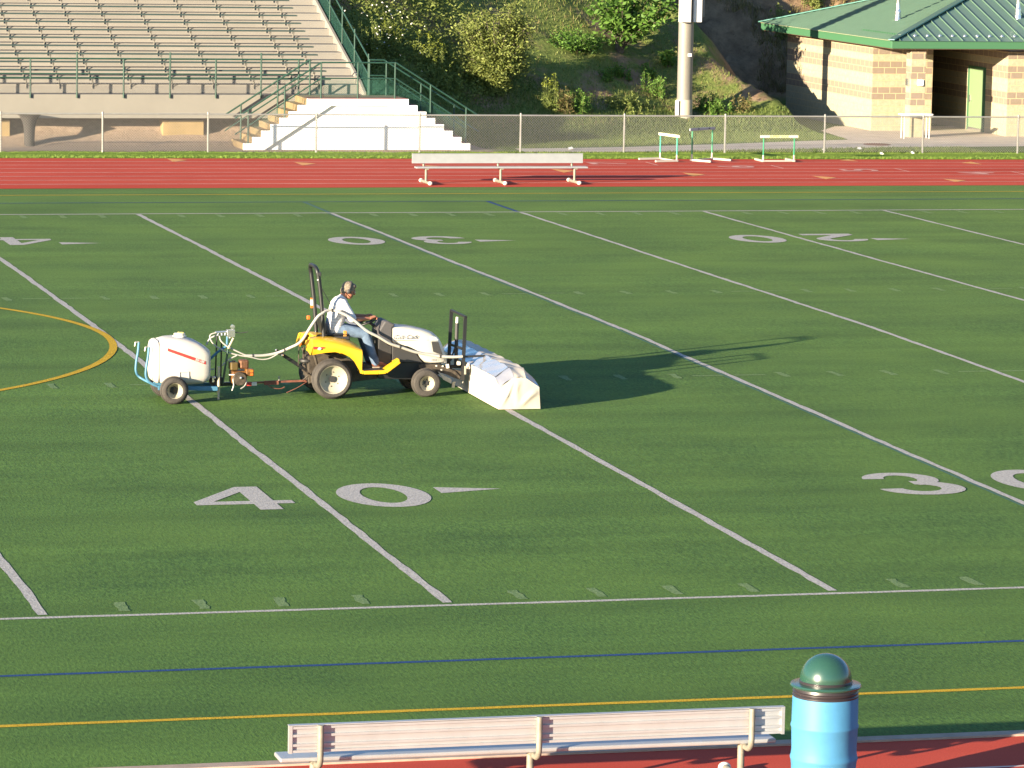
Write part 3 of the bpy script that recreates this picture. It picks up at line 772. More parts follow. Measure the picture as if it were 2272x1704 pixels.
# ------------------------------------------------------------------ concrete stairs in front
st = thing('entry_stairs', 'white walled concrete stairs with a flight down each side and green railings', 'stairs', (9.66, 69.6, 0))
SX0, SY0, SY1 = 6.35, 68.70, 70.55; RUN = .263; RIS = .1815; NS = 8
def stair_prof(x0, inset=0):
    pl = [(SX0, -.05)]
    for i in range(NS): pl += [(SX0 + i * RUN, RIS * (i + 1)), (SX0 + (i + 1) * RUN, RIS * (i + 1))]
    XR = 12.97
    pl[-1] = (SX0 + NS * RUN - RUN + .0, RIS * NS)
    pl = pl[:-1]
    pl += [(XR - (NS - 1) * RUN, RIS * NS)]
    for i in range(NS - 1, 0, -1): pl += [(XR - (i) * RUN, RIS * i), (XR - (i - 1) * RUN, RIS * i)]
    out = [(SX0, -.05), (SX0, RIS)]
    for i in range(1, NS): out += [(SX0 + i * RUN, RIS * i), (SX0 + i * RUN, RIS * (i + 1))]
    out += [(XR - (NS - 1) * RUN, RIS * NS)]
    for i in range(NS - 1, 0, -1): out += [(XR - i * RUN, RIS * i), (XR - (i - 1) * RUN, RIS * i)]
    out += [(XR, -.05)]
    return out
prof = stair_prof(0)
MB().prism(prof, SY0 + .152, SY1).build('stair_flight', M_step, st)
# front wall: full-height surround with a sunken panel
pz = RIS * (NS - 1) + .02
pan = [(6.86, -.05), (8.87, pz - .03), (10.55, pz - .03), (12.45, -.05)]
MB().prism([(q[0], q[1]) for q in prof], SY0 + .10, SY0 + .15).build('back_panel', M_whitewall, st)
n = len(prof)
mb = MB()
# left band, right band and top band butted together
left = [p for p in prof if p[0] <= 8.3] + [(8.87, RIS * NS)]
left = [(SX0, -.05)] + left[1:] + [(8.87, pz - .03), (6.86, -.05)]
mb.prism(left, SY0, SY0 + .098)
right = [(10.55, pz - .03), (10.55, RIS * NS)] + [p for p in prof if p[0] > 10.9][0:] + [(12.45, -.05)]
mb.prism(right, SY0, SY0 + .098)
mb.prism([(8.87, pz - .03), (8.87, RIS * NS), (10.55, RIS * NS), (10.55, pz - .03)], SY0, SY0 + .098)
mb.build('front_wall', M_whitewall, st)
for i in range(NS - 1):
    MB().box(12.97 - (i + 1) * RUN + .003, 12.97 - i * RUN - .003, SY0 + .16, SY0 + .50, RIS * (i + 1) + .002, RIS * (i + 1) + .006).build('step_edge_paint', M_redlip, st)
MB().box(8.2, 11.12, SY0 + .01, SY0 + .50, RIS * NS + .002, RIS * NS + .006).build('step_edge_paint', M_redlip, st)
def rail_run(pts, posts, name_r='stair_rail', mid=.45, mesh=True, root=st):
    MB().tube(pts, .024, 8).build(name_r, M_green_pipe, root, smooth=40)
    MB().tube([(x, y, z - mid) for x, y, z in pts], .020, 8).build(name_r, M_green_pipe, root, smooth=40)
    for (x, y, zb, zt) in posts: MB().tube([(x, y, zb), (x, y, zt)], .025, 8).build('stair_post', M_green_pipe, root, smooth=40)
def zat(pts, x):
    for a, b in zip(pts, pts[1:]):
        if min(a[0], b[0]) <= x <= max(a[0], b[0]): return a[2] + (b[2] - a[2]) * (x - a[0]) / (b[0] - a[0])
    return pts[0][2]
def foot(x):
    h = 0
    for i in range(NS):
        if SX0 + i * RUN <= x <= 12.97 - i * RUN: h = RIS * (i + 1)
    return h
for y, gap in ((68.86, None), (70.42, (8.62, 10.28))):
    left = [(6.12, y, .88), (8.60, y, 2.48)]; right = [(10.78, y, 2.48), (13.25, y, .97)]
    fl = [(8.60, y, 2.48), (10.78, y, 2.48)]
    if gap is None:
        rail_run(left[:1] + fl + right[1:], [(x, y, foot(x), zat(left + right, x) + .02 if not 8.6 < x < 10.78 else 2.5) for x in (6.50, 7.55, 8.60, 9.67, 10.76, 11.81, 12.87)])
        full = left[:1] + fl + right[1:]
        mb = MB(); wires(mb, lambda u, v: (u, y + .03, v), 6.5, 12.9, lambda u: foot(u) + .03, lambda u: zat(full, u) - .45, .055, .003)
        mb.build('stair_mesh', M_green_mesh, st)
    else:
        rail_run(left, [(x, y, foot(x), zat(left, x) + .02) for x in (6.59, 7.66, 8.60)])
        rail_run([(10.36, y, 2.48)] + right, [(x, y, foot(x), (zat(right, x) if x > 10.8 else 2.48) + .02) for x in (10.36, 10.86, 11.90, 12.9)])
        full = [(10.36, y, 2.48)] + right
        mb = MB(); wires(mb, lambda u, v: (u, y + .03, v), 10.36, 12.9, lambda u: foot(u) + .03, lambda u: zat(full, u) - .45, .045, .0030)
        mb.build('stair_mesh', M_green_mesh, st)

# ------------------------------------------------------------------ chain link fence
fn = thing('chain_link_fence', 'long low galvanised chain link fence running along the far side of the track', 'fence', (14, 67.4, 0))
FY = 67.42
fposts = [-3.7, -.72, 2.11, 5.08, 8.17, 11.16, 14.12, 17.2, 20.24, 23.28, 26.32, 29.3, 32.3]
for x in fposts:
    z = gz(x, FY)
    MB().tube([(x, FY, z - .1), (x, FY, z + 1.12)], .030, 8).ball((x, FY, z + 1.13), .034, 8, 5).build('fence_post', M_galv, fn, smooth=40)
MB().tube([(x, FY, gz(x, FY) + 1.09) for x in fposts], .022, 8).build('top_rail', M_galv, fn, smooth=40)
mb = MB(); wires(mb, lambda u, v: (u, FY - .032, gz(u, FY) + v), -3.7, 32.3, lambda u: .03, lambda u: 1.09, .075, .0034)
mb.build('wire_mesh', M_wire, fn)

# ------------------------------------------------------------------ team benches (prototype faces -y, 4.57 m long)
def make_bench(label):
    t = thing('team_bench', label, 'bench', (0, 0, 0), 'aluminium team benches beside the field')
    Lh = 2.286
    MB().box(-Lh, Lh, -.30, -.02, .405, .445).build('seat', M_alu, t, bevel=.012)
    b = MB().box(-Lh - .03, Lh - .05, .055, .085, .515, .755)
    for z in (.52, .575, .66, .73): b.box(-Lh + .0, Lh - .08, .086, .108, z, z + .022)
    b.box(-Lh - .031, -Lh - .001, .086, .112, .514, .757); b.box(Lh - .079, Lh - .049, .086, .112, .514, .757)
    b.box(-Lh - .032, Lh - .048, .050, .114, .758, .766)
    b.build('backrest', M_alu, t)
    for x in (-2.0, -.02, 1.96):
        leg = MB()
        leg.tube(spline([(x, .135, .765), (x, .135, .55), (x, .125, .44), (x, .06, .385), (x, -.05, .375)], 6), .028, 10)
        leg.tube([(x, -.16, .40), (x - .0, -.16, .05)], .034, 10)
        leg.box(x - .04, x + .04, -.29, -.03, .375, .404)
        leg.tube([(x, -.62, .05), (x, .36, .05)], .040, 10)
        l = leg.build('leg', M_alu_leg, t, smooth=40)
        for y in (-.63, .37): MB().ball((x, y, .052), (.062, .05, .052), 12, 8).build('foot_cap', M_cap, l, smooth=180)
    return t
bench = make_bench('white aluminium team bench standing on the far red track lanes')
bench.location = (10.82, 57.05, .0)
near = dup(bench, (-6.08, -9.115, 0), math.pi, 'aluminium team bench seen from behind beside the blue barrel')

# ------------------------------------------------------------------ hurdles
def make_hurdle(label, h, tube, board=M_hwhite, base=1.0, wd=1.03):
    t = thing('hurdle', label, 'hurdle', (0, 0, 0), 'hurdles standing along the far lanes')
    b = MB().box(-wd / 2 - .05, wd / 2 + .05, -.018, .012, h - .075, h).build('top_board', board, t, bevel=.006)
    vs, fs = text_mesh('|  - |', .06)
    for s in (-1, 1):
        x = s * (wd / 2 - .06)
        MB().tube([(x, .005, .16), (x, .005, h - .08)], .021, 8).build('upright', tube, t, smooth=40)
        l = MB().tube([(x, .005, .045), (x, .005, .20)], .027, 8)
        l.bar((x, -.03, .035), (x, .70, .035), .07, .055)
        l.build('base_leg', M_hbase, t, bevel=.006)
    MB().bar((-wd / 2 + .03, 0, .035), (wd / 2 - .03, 0, .035), .045, .04).build('base_bar', M_hbase, t)
    return t, b
h3, b3 = make_hurdle('low green hurdle with cream board facing the camera, nearest the brick building', .76, M_hgreen)
h3.location = (20.82, 64.25, gz(20.8, 64.3) + .008); 
b_m = MB(); vs, fs = text_mesh('SLIPPERY ROCK', .080, weight=.002)
b_m.add([(v.x, -.0215, .722 + v.y) for v in vs], fs).build('board_lettering', mat('olive_lettering', (0.16, 0.20, 0.04), 0.6), b3)
h1, b1 = make_hurdle('low teal hurdle with bright white board turned to the left', .76, M_hteal)
h1.location = (17.72, 64.72, gz(17.7, 64.7) + .008); h1.rotation_euler = (0, 0, R(104))
h2, b2 = make_hurdle('tall green hurdle with grey board turned to the right', .93, M_hgreen, mat('grey_hurdle_board', (0.40, 0.42, 0.40), 0.6))
h2.location = (18.74, 64.86, gz(18.7, 64.8) + .008); h2.rotation_euler = (0, 0, R(214))
for x in (-.30, .18):
    MB().box(x - .035, x + .035, .014, .018, .885, .915).build('board_mark', M_black, b2); MB().box(x - .035, x + .035, -.024, -.019, .885, .915).build('board_mark', M_black, b2)
zt_ = ground_z(28.2, 73.0) + .018
tb_ = thing('small_table', 'small white table standing behind the fence before the block pillar', 'table', (28.2, 73.0, zt_))
MB().box(27.68, 28.70, 72.88, 73.22, .735, .775).build('tabletop', M_whitewall, tb_, bevel=.006)
for x in (27.78, 28.60):
    for y in (72.92, 73.17): MB().tube([(x, y, zt_), (x, y, .734)], .018, 8).build('leg', M_cap, tb_)

# ------------------------------------------------------------------ light pole
PX, PY = 22.12, 77.5
lp = thing('light_pole', 'thick grey steel floodlight pole with white cabinets on the grassy bank', 'light pole', (PX, PY, ground_z(PX, PY)))
MB().lathe([(.255, 0), (.24, .62), (.232, 9.0), (.2, 16)], (PX, PY, ground_z(PX, PY) - .1), n=32).build('pole', M_pole, lp, smooth=40)
MB().lathe([(.262, 0), (.255, .62)], (PX, PY, ground_z(PX, PY) - .1), n=32).build('base_sleeve', mat('pole_base_concrete', (0.36, 0.31, 0.24), 0.8), lp, smooth=40)
MB().box(PX - .33, PX + .02, PY - .44, PY - .24, 3.36, 5.6).build('cabinet', M_cabinet, lp, bevel=.01)
MB().box(PX + .14, PX + .42, PY - .30, PY - .06, 3.36, 5.6).build('cabinet', M_cabinet, lp, bevel=.01)
MB().box(PX + .425, PX + .55, PY - .15, PY + .1, 3.52, 5.6).build('side_box', M_pole, lp, bevel=.01)
MB().box(PX - .34, PX - .24, PY - .22, PY - .12, ground_z(PX, PY), ground_z(PX, PY) + .5).build('conduit_box', M_cabinet, lp, bevel=.01)
MB().box(PX - .0, PX + .12, PY - .262, PY - .250, 2.28, 2.38).build('pole_label', M_paper, lp)

# ------------------------------------------------------------------ block building
BZ0 = -.02
bd = thing('block_building', 'banded tan and brown block field house with a green metal hip roof', 'building', (32, 79, BZ0))
WX, WY, WT = 27.97, 76.42, 2.66
def wall(x0, x1, y0, y1, z0=BZ0 - .1, z1=WT): return MB().box(x0, x1, y0, y1, z0, z1).build('wall', M_block, bd)
wall(WX, WX + .2, WY + .2, 84.85)                # left side
wall(WX, 29.98, WY, WY + .198)                   # front, left room
wall(29.78, 29.98, WY + .2, 84.6)                # entry side
wall(29.985, 31.495, 81.5, 81.7)                  # back of the entry
wall(31.5, 31.7, 73.85, 84.6)                    # right room side
wall(31.702, 40, 73.85, 74.05)                     # right room front
wall(WX + .2, 29.78, 84.6, 84.85); 
MB().box(28.15, 28.62, 73.45, 73.9, BZ0 - .05, WT).build('pillar', M_block, bd)
MB().box(27.46, 44, 73.25, 85.95, 2.74, 2.80).build('soffit', M_soffit, bd)
mb = MB().box(27.40, 44, 73.2, 73.248, 2.76, 2.99); mb.box(27.40, 27.448, 73.25, 86.0, 2.76, 2.99); mb.box(27.40, 44, 85.96, 86.0, 2.76, 2.99)
gut = mb.build('gutter', M_gutter, bd, bevel=.012)
# hip roof with standing seams
e0, e1, zr, sl = 27.36, 86.04, 2.995, .305
hy = (e1 - 73.16) / 2; rz = zr + sl * hy; yr = 73.16 + hy
mb = MB().add([(e0, 73.16, zr), (46, 73.16, zr), (46, yr, rz), (e0 + hy, yr, rz), (e0, e1, zr), (46, e1, zr)],
         [(0, 1, 2, 3), (4, 0, 3), (5, 4, 3, 2)])
for i in range(38):                               # front slope seams
    x = e0 + .30 + i * .41
    if x > 45: break
    d = min(x - e0, hy); mb.bar((x, 73.17, zr + .022), (x, 73.16 + d - .05, zr + sl * (d - .05) + .022), .018, .035)
for i in range(60):                               # left slope seams
    y = 73.16 + .25 + i * .215
    d = min(y - 73.16, e1 - y)
    if d < .2: continue
    mb.bar((e0 + .01, y, zr + .014), (e0 + d - .05, y, zr + sl * (d - .05) + .014), .014, .020)
mb.build('roof', M_roof, bd)
mb = MB()
for ys_, sg in ((73.16, 1), (e1, -1)):
    a = Vector((e0, ys_, zr)); b_ = Vector((e0 + hy, yr, rz)); u = (b_ - a).normalized()
    mb.bar(a + Vector((0, 0, .035)), b_ + Vector((0, 0, .035)), .24, .05)
mb.build('hip_cap', mat('blue_green_ridge_metal', (0.045, 0.135, 0.115), 0.35, 0.3), bd, bevel=.02)
MB().box(27.375, 27.398, 73.3, 86.0, 2.992, 3.008).build('drip_edge', mat('pale_drip_edge', (0.42, 0.38, 0.22), 0.5), bd)
for i in range(16):                               # snow guards
    x = 28.28 + i * .41; d = .42
    MB().lathe([(.055, -.012), (.05, .02), (.022, .05)], (x, 73.16 + d, zr + sl * d + .018), n=12).build('snow_guard', M_steel, bd, smooth=40)
for i in range(16):
    y = 73.7 + i * .215; d = .45
    MB().bar((e0 + d, y - .02, zr + sl * d + .04), (e0 + d, y + .1, zr + sl * d + .04), .02, .04).build('snow_guard', M_gutter, bd)
def vent(x, y, lab):
    d = min(x - e0, y - 73.16); z = zr + sl * d
    v = MB().lathe([(.105, -.14), (.105, .06), (.085, .10), (.10, .16), (.08, .20), (.10, .26), (.08, .30), (.062, .36), (.058, 1.0), (.075, 1.02), (.075, 1.14), (.02, 1.22)], (x, y, z), n=20)
    v.build('roof_vent', M_steel, bd, lab, smooth=50)
vent(28.95, 76.95, None); vent(32.35, 75.3, None)
dr = MB().box(31.455, 31.498, 75.80, 77.0, 0.02, 2.0).build('door', M_door, bd, bevel=.006)
MB().box(31.43, 31.453, 75.82, 76.98, .03, .12).build('kick_plate', M_steel, dr)
MB().box(31.43, 31.453, 76.85, 76.95, .90, 1.13).bar((31.42, 76.9, .95), (31.42, 76.72, .95), .03, .03).build('handle', M_steel, dr)
mb = MB().box(31.44, 31.497, 75.70, 75.795, 0.0, 2.06); mb.box(31.44, 31.497, 77.005, 77.1, 0, 2.06); mb.box(31.44, 31.497, 75.796, 77.004, 2.003, 2.06)
mb.build('door_frame', M_gutter, dr)
MB().tube([(31.95, 73.10, BZ0), (31.95, 73.10, 2.76)], .075, 12).build('downspout', M_gutter, bd, smooth=40)
lm = thing('pillar_lamp', 'small steel lamp box with white-painted glare mounted on the front of the block pillar', 'lamp', (28.42, 73.4, 1.7))
MB().box(28.35, 28.52, 73.30, 73.448, 1.62, 1.80).build('housing', M_whitewall, lm, bevel=.02)  # white colour stands in for the sun's glare on the housing
MB().box(28.08, 28.147, 73.55, 73.75, 1.6, 1.82).build('side_plate', M_steel, lm, bevel=.006)

# litter on the grass
for x, y, s in ((24.84, 68.69, .11), (24.88, 66.9, .07), (23.53, 68.15, .05), (25.95, 67.22, .06), (16.01, 68.75, .12)):
    z = ground_z(x, y) + .02; mb = MB()
    mb.add([(x - s, y - .1, z), (x + s * .2, y - .12, z + .03), (x + s, y + .05, z + .01), (x + s * .3, y + .1, z + .07), (x - s * .6, y + .1, z + .05)], [(0, 1, 3, 4), (1, 2, 3)])
    o = mb.build('litter', M_paper, None, loc=(x, y, z))
    lab = {24.84: 'larger crumpled white paper on the grass just below the path edge, right of a fence post', 24.88: 'white paper scrap on the verge right against the fence near the bottom of the lawn',
           23.53: 'tiny white scrap on the grass beside the path, close to a fence post', 25.95: 'small pinkish scrap on the grass left of the fence post before the pillar',
           16.01: 'crumpled white paper on the path where it meets the bare earth'}[x]
    tag(o, lab, 'litter', 'litter beside the path')
o = MB().lathe([(.42, 0), (.40, .012)], (26.06, 70.6, ground_z(26, 70.6) + .014), n=24).build('manhole_cover', M_rust, None, loc=(26.06, 70.6, 0))
tag(o, 'round rusty manhole cover set in the concrete path', 'manhole cover')

# ------------------------------------------------------------------ trash barrel
tb = thing('trash_barrel', 'blue plastic barrel with a dark green domed lid beside the near bench', 'trash can', (-3.55, -9.7, 0))
c = (-3.55, -9.7, 0.11)
MB().lathe([(.262, -.11), (.268, -.10), (.268, .0)], c, n=40).build('drum_base', M_ring, tb, smooth=35)
MB().lathe([(.27, 0), (.285, .02), (.290, .22), (.296, .27), (.302, .285), (.302, .30), (.296, .315), (.290, .36), (.296, .56), (.303, .575), (.303, .59), (.296, .605), (.293, .84), (.286, .86)], c, n=56).build('drum', M_barrel, tb, smooth=35)
MB().lathe([(.284, .84), (.296, .855), (.296, .865), (.286, .875), (.294, .885), (.294, .895), (.284, .905), (.280, .93)], c, n=56).build('drum_ring', M_ring, tb, smooth=35)
MB().lathe([(.27, .925), (.312, .935), (.320, .95), (.312, .962), (.25, .968)] , c, n=56).build('lid_flange', M_dome, tb, smooth=35)
MB().lathe([(.228, .966), (.232, 1.0)] + [(.232 * math.cos(a), 1.0 + .232 * math.sin(a)) for a in [math.pi / 2 * i / 14 for i in range(1, 14)]] + [(.004, 1.232)], c, n=56).build('dome_lid', M_dome, tb, smooth=60)
MB().lathe([(.236, .966), (.238, .985), (.234, .99)], c, n=56).build('lid_rim', M_ring, tb, smooth=35)

# ------------------------------------------------------------------ tractor
TG = .085
tr_ = thing('tractor', 'small yellow and cream compact tractor with a black roll bar driven by a man', 'tractor', (-1.7, 16.94, TG))
YN, YF = 16.34, 17.54
def tyre_wheel(name, x, y_out, sgn, r, wd, rr, parent, dish=.05, hub=.05):
    """wheel whose outer face is at y_out; sgn = +1 when the outer face looks towards -y"""
    z = TG + r - .004; s = sgn
    prof = [(rr * .98, .02), (rr + .012, .004), (rr + .05 * r / .3, .0), (r * .90, .012), (r * .975, .035), (r, .07), (r, wd - .07), (r * .975, wd - .035), (r * .9, wd - .012), (rr + .012, wd - .004), (rr * .98, wd - .02)]
    w_ = bpy.data.objects.new(name, None); COL.objects.link(w_); w_.parent = parent
    w_.location = Vector((x, y_out, z)) - org(parent); ORG[w_.name] = Vector((x, y_out, z))
    flip = lambda pr: [(a, s * b) for a, b in (pr if s > 0 else pr[::-1])]
    t = MB().lathe(flip(prof), (x, y_out, z), 'y', 48, close=False)
    for k in range(3):                                         # shallow grooves of the turf tread
        y = wd * (.3 + .2 * k); t.lathe(flip([(r + .001, y - .012), (r + .006, y - .008), (r + .006, y + .008), (r + .001, y + .012)]), (x, y_out, z), 'y', 48, close=False)
    t.build('tyre', M_tyre, w_, smooth=40)
    MB().lathe(flip([(rr * .99, .006), (rr * 1.03, .002), (rr * .97, .012), (rr * .93, dish * .7), (rr * .86, dish * .9), (rr * .35, dish * 1.9), (.001, dish * 1.9)]), (x, y_out, z), 'y', 40, close=False).build('rim', M_rim, w_, smooth=40)
    h = MB().lathe(flip([(hub, dish * 1.9 - .03), (hub, dish * 1.9)]), (x, y_out, z), 'y', 20)
    h.build('hub', M_plastic, w_, smooth=40)
    for k in range(6):
        a = k * math.pi / 3 + .4; c = (x + math.cos(a) * rr * .52, y_out, z + math.sin(a) * rr * .52)
        MB().lathe(flip([(.010, dish * 1.45), (.010, dish * 1.75)]), c, 'y', 8).build('lug_nut', M_grime, w_)
    return w_
tyre_wheel('rear_wheel', -2.385, YN, 1, .302, .25, .212, tr_, .06, .048); tyre_wheel('rear_wheel', -2.385, YF, -1, .302, .25, .212, tr_, .06, .048)
tyre_wheel('front_wheel', -.90, 16.40, 1, .215, .20, .112, tr_, .05, .032); tyre_wheel('front_wheel', -.90, 17.48, -1, .215, .20, .112, tr_, .05, .032)
# bonnet: rounded sections along x
def bon_sec(x, yh, zt, zs, zb, yb):
    out = []
    for sg in (-1, 1):
        side = [(yb, zb), (yh, zb + .02), (yh, zs), (yh - .035, zs + (zt - zs) * .62), (yh * .55, zt - .008)]
        pts = [(x, 16.94 + sg * y, z) for y, z in side]
        out.append(pts)
    return out[0] + [(x, 16.94, zt)] + out[1][::-1]
B_ = [(-1.392, .262, 1.160, 1.105, .905, .22), (-1.28, .268, 1.155, 1.095, .855, .22), (-1.10, .272, 1.138, 1.07, .805, .22), (-1.02, .276, 1.122, 1.05, .765, .22),
      (-.95, .285, 1.108, 1.03, .655, .24), (-.88, .285, 1.092, 1.01, .590, .24), (-.80, .280, 1.070, .985, .570, .24), (-.72, .272, 1.035, .95, .566, .23), (-.64, .258, .965, .88, .566, .22), (-.585, .240, .87, .78, .572, .20), (-.535, .220, .735, .67, .585, .18), (-.515, .19, .69, .66, .60, .15)]
MB().loft([bon_sec(*b) for b in B_]).build('bonnet', M_white_gloss, tr_, smooth=50)
for sg in (-1, 1):
    y = 16.94 + sg * .283; t = .006 * sg
    MB().prism([(-.790, 1.000), (-.715, .985), (-.672, .935), (-.690, .925), (-.785, .925)], y - .012, y + .006 if sg > 0 else y + .002).build('headlight', M_lens, tr_)
    MB().prism([(-.782, .912), (-.672, .905), (-.600, .70), (-.752, .755)], y - .006 - (0 if sg < 0 else -.0), y + .004).build('grille', M_plastic, tr_)
nose = MB().loft([[(-.668, 16.94 - .2, .90), (-.668, 16.94 + .2, .90), (-.64, 16.94 + .2, .90), (-.64, 16.94 - .2, .90)], [(-.585, 16.94 - .17, .69), (-.585, 16.94 + .17, .69), (-.56, 16.94 + .17, .69), (-.56, 16.94 - .17, .69)]])
nose.build('front_grille', M_plastic, tr_)
vs, fs = text_mesh('Cub Cadet', .095, shear=.35)
MB().add([(-1.165 + v.x * 1.05, 16.94 - .2835, .985 + v.y) for v in vs], [f for f in fs]).build('bonnet_lettering', M_ink, tr_)
MB().box(-1.37, -.82, 16.94 - .2835, 16.94 - .270, .934, .937).build('pin_stripe', M_rust, tr_)
vs, fs = text_mesh('7252', .045, shear=.2)
MB().add([(-.735 + v.x, 16.94 - .2835, .622 + v.y) for v in vs], fs).build('model_number', M_ink, tr_)
# cowl, dash and side panels
def slab(pts, y0, y1, name, m, bev=.008): return MB().prism(pts, y0, y1).build(name, m, tr_, bevel=bev)
slab([(-1.61, 1.02), (-1.60, 1.10), (-1.515, 1.235), (-1.46, 1.235), (-1.345, 1.175), (-1.396, 1.13), (-1.396, .86), (-1.44, .86)], 16.68, 17.20, 'cowl', M_cowl, .02)
slab([(-1.62, .52), (-1.60, 1.015), (-1.445, .855), (-1.397, .855), (-1.397, .62), (-1.30, .60)], 16.70, 17.18, 'dash_panel', M_plastic)
slab([(-1.392, .60), (-1.392, .898), (-1.28, .845), (-1.10, .795), (-1.03, .755), (-.96, .645), (-.91, .583)], 16.675, 17.205, 'side_panel', M_plastic)
# chassis
slab([(-2.70, .30), (-2.70, .70), (-2.35, .80), (-1.95, .60), (-1.62, .52), (-1.62, .34), (-2.2, .28)], 16.70, 17.18, 'transmission', M_grime)
slab([(-1.60, .34), (-1.60, .515), (-1.30, .598), (-.60, .563), (-.60, .40), (-1.1, .32)], 16.72, 17.16, 'engine_block', M_black)
slab([(-.975, .51), (-.975, .56), (-.66, .558), (-.40, .45), (-.31, .36), (-.325, .31), (-.70, .46)], 16.655, 16.672, 'front_frame', M_grime, .003)
slab([(-.975, .51), (-.975, .56), (-.66, .558), (-.40, .45), (-.31, .36), (-.325, .31), (-.70, .46)], 17.208, 17.225, 'front_frame', M_grime, .003)
slab([(-.69, .46), (-.57, .385), (-.47, .335), (-.47, .256), (-.60, .325)], 16.60, 16.615, 'link_plate', M_galv, .003)
MB().tube([(-.90, 16.6, TG + .211), (-.90, 17.28, TG + .211)], .045, 12).build('front_axle', M_black, tr_, smooth=40)
MB().tube([(-2.385, 16.56, TG + .30), (-2.385, 17.3, TG + .30)], .08, 12).build('rear_axle', M_grime, tr_, smooth=40)
for x, z in ((-.70, .535), (-.60, .528), (-.62, .47)): MB().box(x - .012, x + .012, 16.645, 16.654, z - .010, z + .010).build('frame_bolt', M_cap, tr_)
MB().bar((-.53, 16.64, .56), (-.52, 16.64, .50), .04, .04).build('tow_pin', M_cap, tr_)
# fenders (near and far) and footrest
F_ = [(-2.742, .765, .80, .83), (-2.70, .765, .965, 1.0), (-2.61, .782, .977, 1.017), (-2.50, .797, .968, 1.016), (-2.36, .806, .951, 1.008), (-2.246, .784, .920, .988), (-2.13, .730, .884, .966), (-2.05, .650, .858, .938), (-1.99, .547, .842, .90), (-1.935, .463, .828, .862)]
for sg in (-1, 1):
    Y = lambda d: 16.94 + sg * d
    secs = []
    for x, a, o, i in F_:
        secs.append([(x, Y(.56), a), (x, Y(.575), o - .03), (x, Y(.555), o), (x, Y(.46), o + (i - o) * .7), (x, Y(.34), i), (x, Y(.20), i - .004), (x, Y(.20), i - .03), (x, Y(.34), i - .026), (x, Y(.45), o + (i - o) * .6 - .03), (x, Y(.535), o - .035), (x, Y(.535), a)])
    if sg > 0: secs = [s_[::-1] for s_ in secs]
    fo = MB().loft(secs).build('fender', M_yellow, tr_, smooth=50)
    yo = Y(.577)
    MB().loft([[(-2.70, yo - .004, .855), (-2.70, yo - .004, .895), (-2.70, yo + .006, .895), (-2.70, yo + .006, .855)], [(-2.53, yo - .004, .868), (-2.53, yo - .004, .885), (-2.53, yo + .006, .885), (-2.53, yo + .006, .868)]]).build('tail_light', M_red, fo)
    MB().ball((-2.60, yo, .862), (.034, .012, .022), 12, 8).build('turn_lamp', M_cap, fo, smooth=180)
    mb = MB(); path = [(-1.955, Y(.545), .50), (-1.90, Y(.545), .482), (-1.67, Y(.545), .482), (-1.56, Y(.545), .488), (-1.345, Y(.545), .645)]
    for a, b in zip(path, path[1:]): mb.bar(a, b, .05, .055)
    mb.build('step_bar', M_yellow, tr_, bevel=.008)
    MB().prism([(-1.95, .505), (-1.57, .512), (-1.33, .655), (-1.33, .64), (-1.57, .49), (-1.95, .487)], min(Y(.30), Y(.515)), max(Y(.30), Y(.515))).build('footrest', M_yellow, tr_)
    MB().prism([(-1.90, .508), (-1.57, .518), (-1.57, .514), (-1.90, .505)], min(Y(.31), Y(.50)), max(Y(.31), Y(.50))).build('foot_mat', M_plastic, tr_)
    MB().bar((-1.42, Y(.44), .62), (-1.34, Y(.44), .665), .13, .03).build('pedal', M_yellow, tr_)
    MB().tube(spline([(-2.66, Y(.42), .76), (-2.63, Y(.42), .68), (-2.60, Y(.40), .58)]), .022, 8).build('fender_strut', M_grime, tr_)
# rear bodywork between the fenders
MB().box(-2.62, -2.41, 16.80, 17.08, .88, 1.02).build('tool_box', M_yellow, tr_, bevel=.02)
MB().bar((-2.74, 16.70, .93), (-2.60, 16.62, .875), .14, .09).build('rear_housing', M_yellow, tr_, bevel=.02)
MB().tube(spline([(-2.60, 16.66, .96), (-2.58, 16.66, 1.02), (-2.52, 16.66, 1.03), (-2.48, 16.66, .99)]), .016, 6).ball((-2.52, 16.68, .985), (.05, .03, .035), 10, 7).build('lever_bracket', M_grime, tr_, smooth=40)
MB().box(-2.54, -2.05, 16.72, 17.16, .93, 1.005).build('seat_pan', M_plastic, tr_, bevel=.02)
st_ = MB().box(-2.42, -2.06, 16.72, 17.16, 1.006, 1.05); st_.build('seat', M_black, tr_, bevel=.03)
MB().loft([[(-2.44, 16.74, 1.03), (-2.44, 17.14, 1.03), (-2.36, 17.14, 1.03), (-2.36, 16.74, 1.03)], [(-2.50, 16.73, 1.20), (-2.50, 17.15, 1.20), (-2.43, 17.15, 1.20), (-2.43, 16.73, 1.20)], [(-2.53, 16.80, 1.30), (-2.53, 17.08, 1.30), (-2.47, 17.08, 1.30), (-2.47, 16.80, 1.30)]]).build('seat_back', M_black, tr_, bevel=.03)
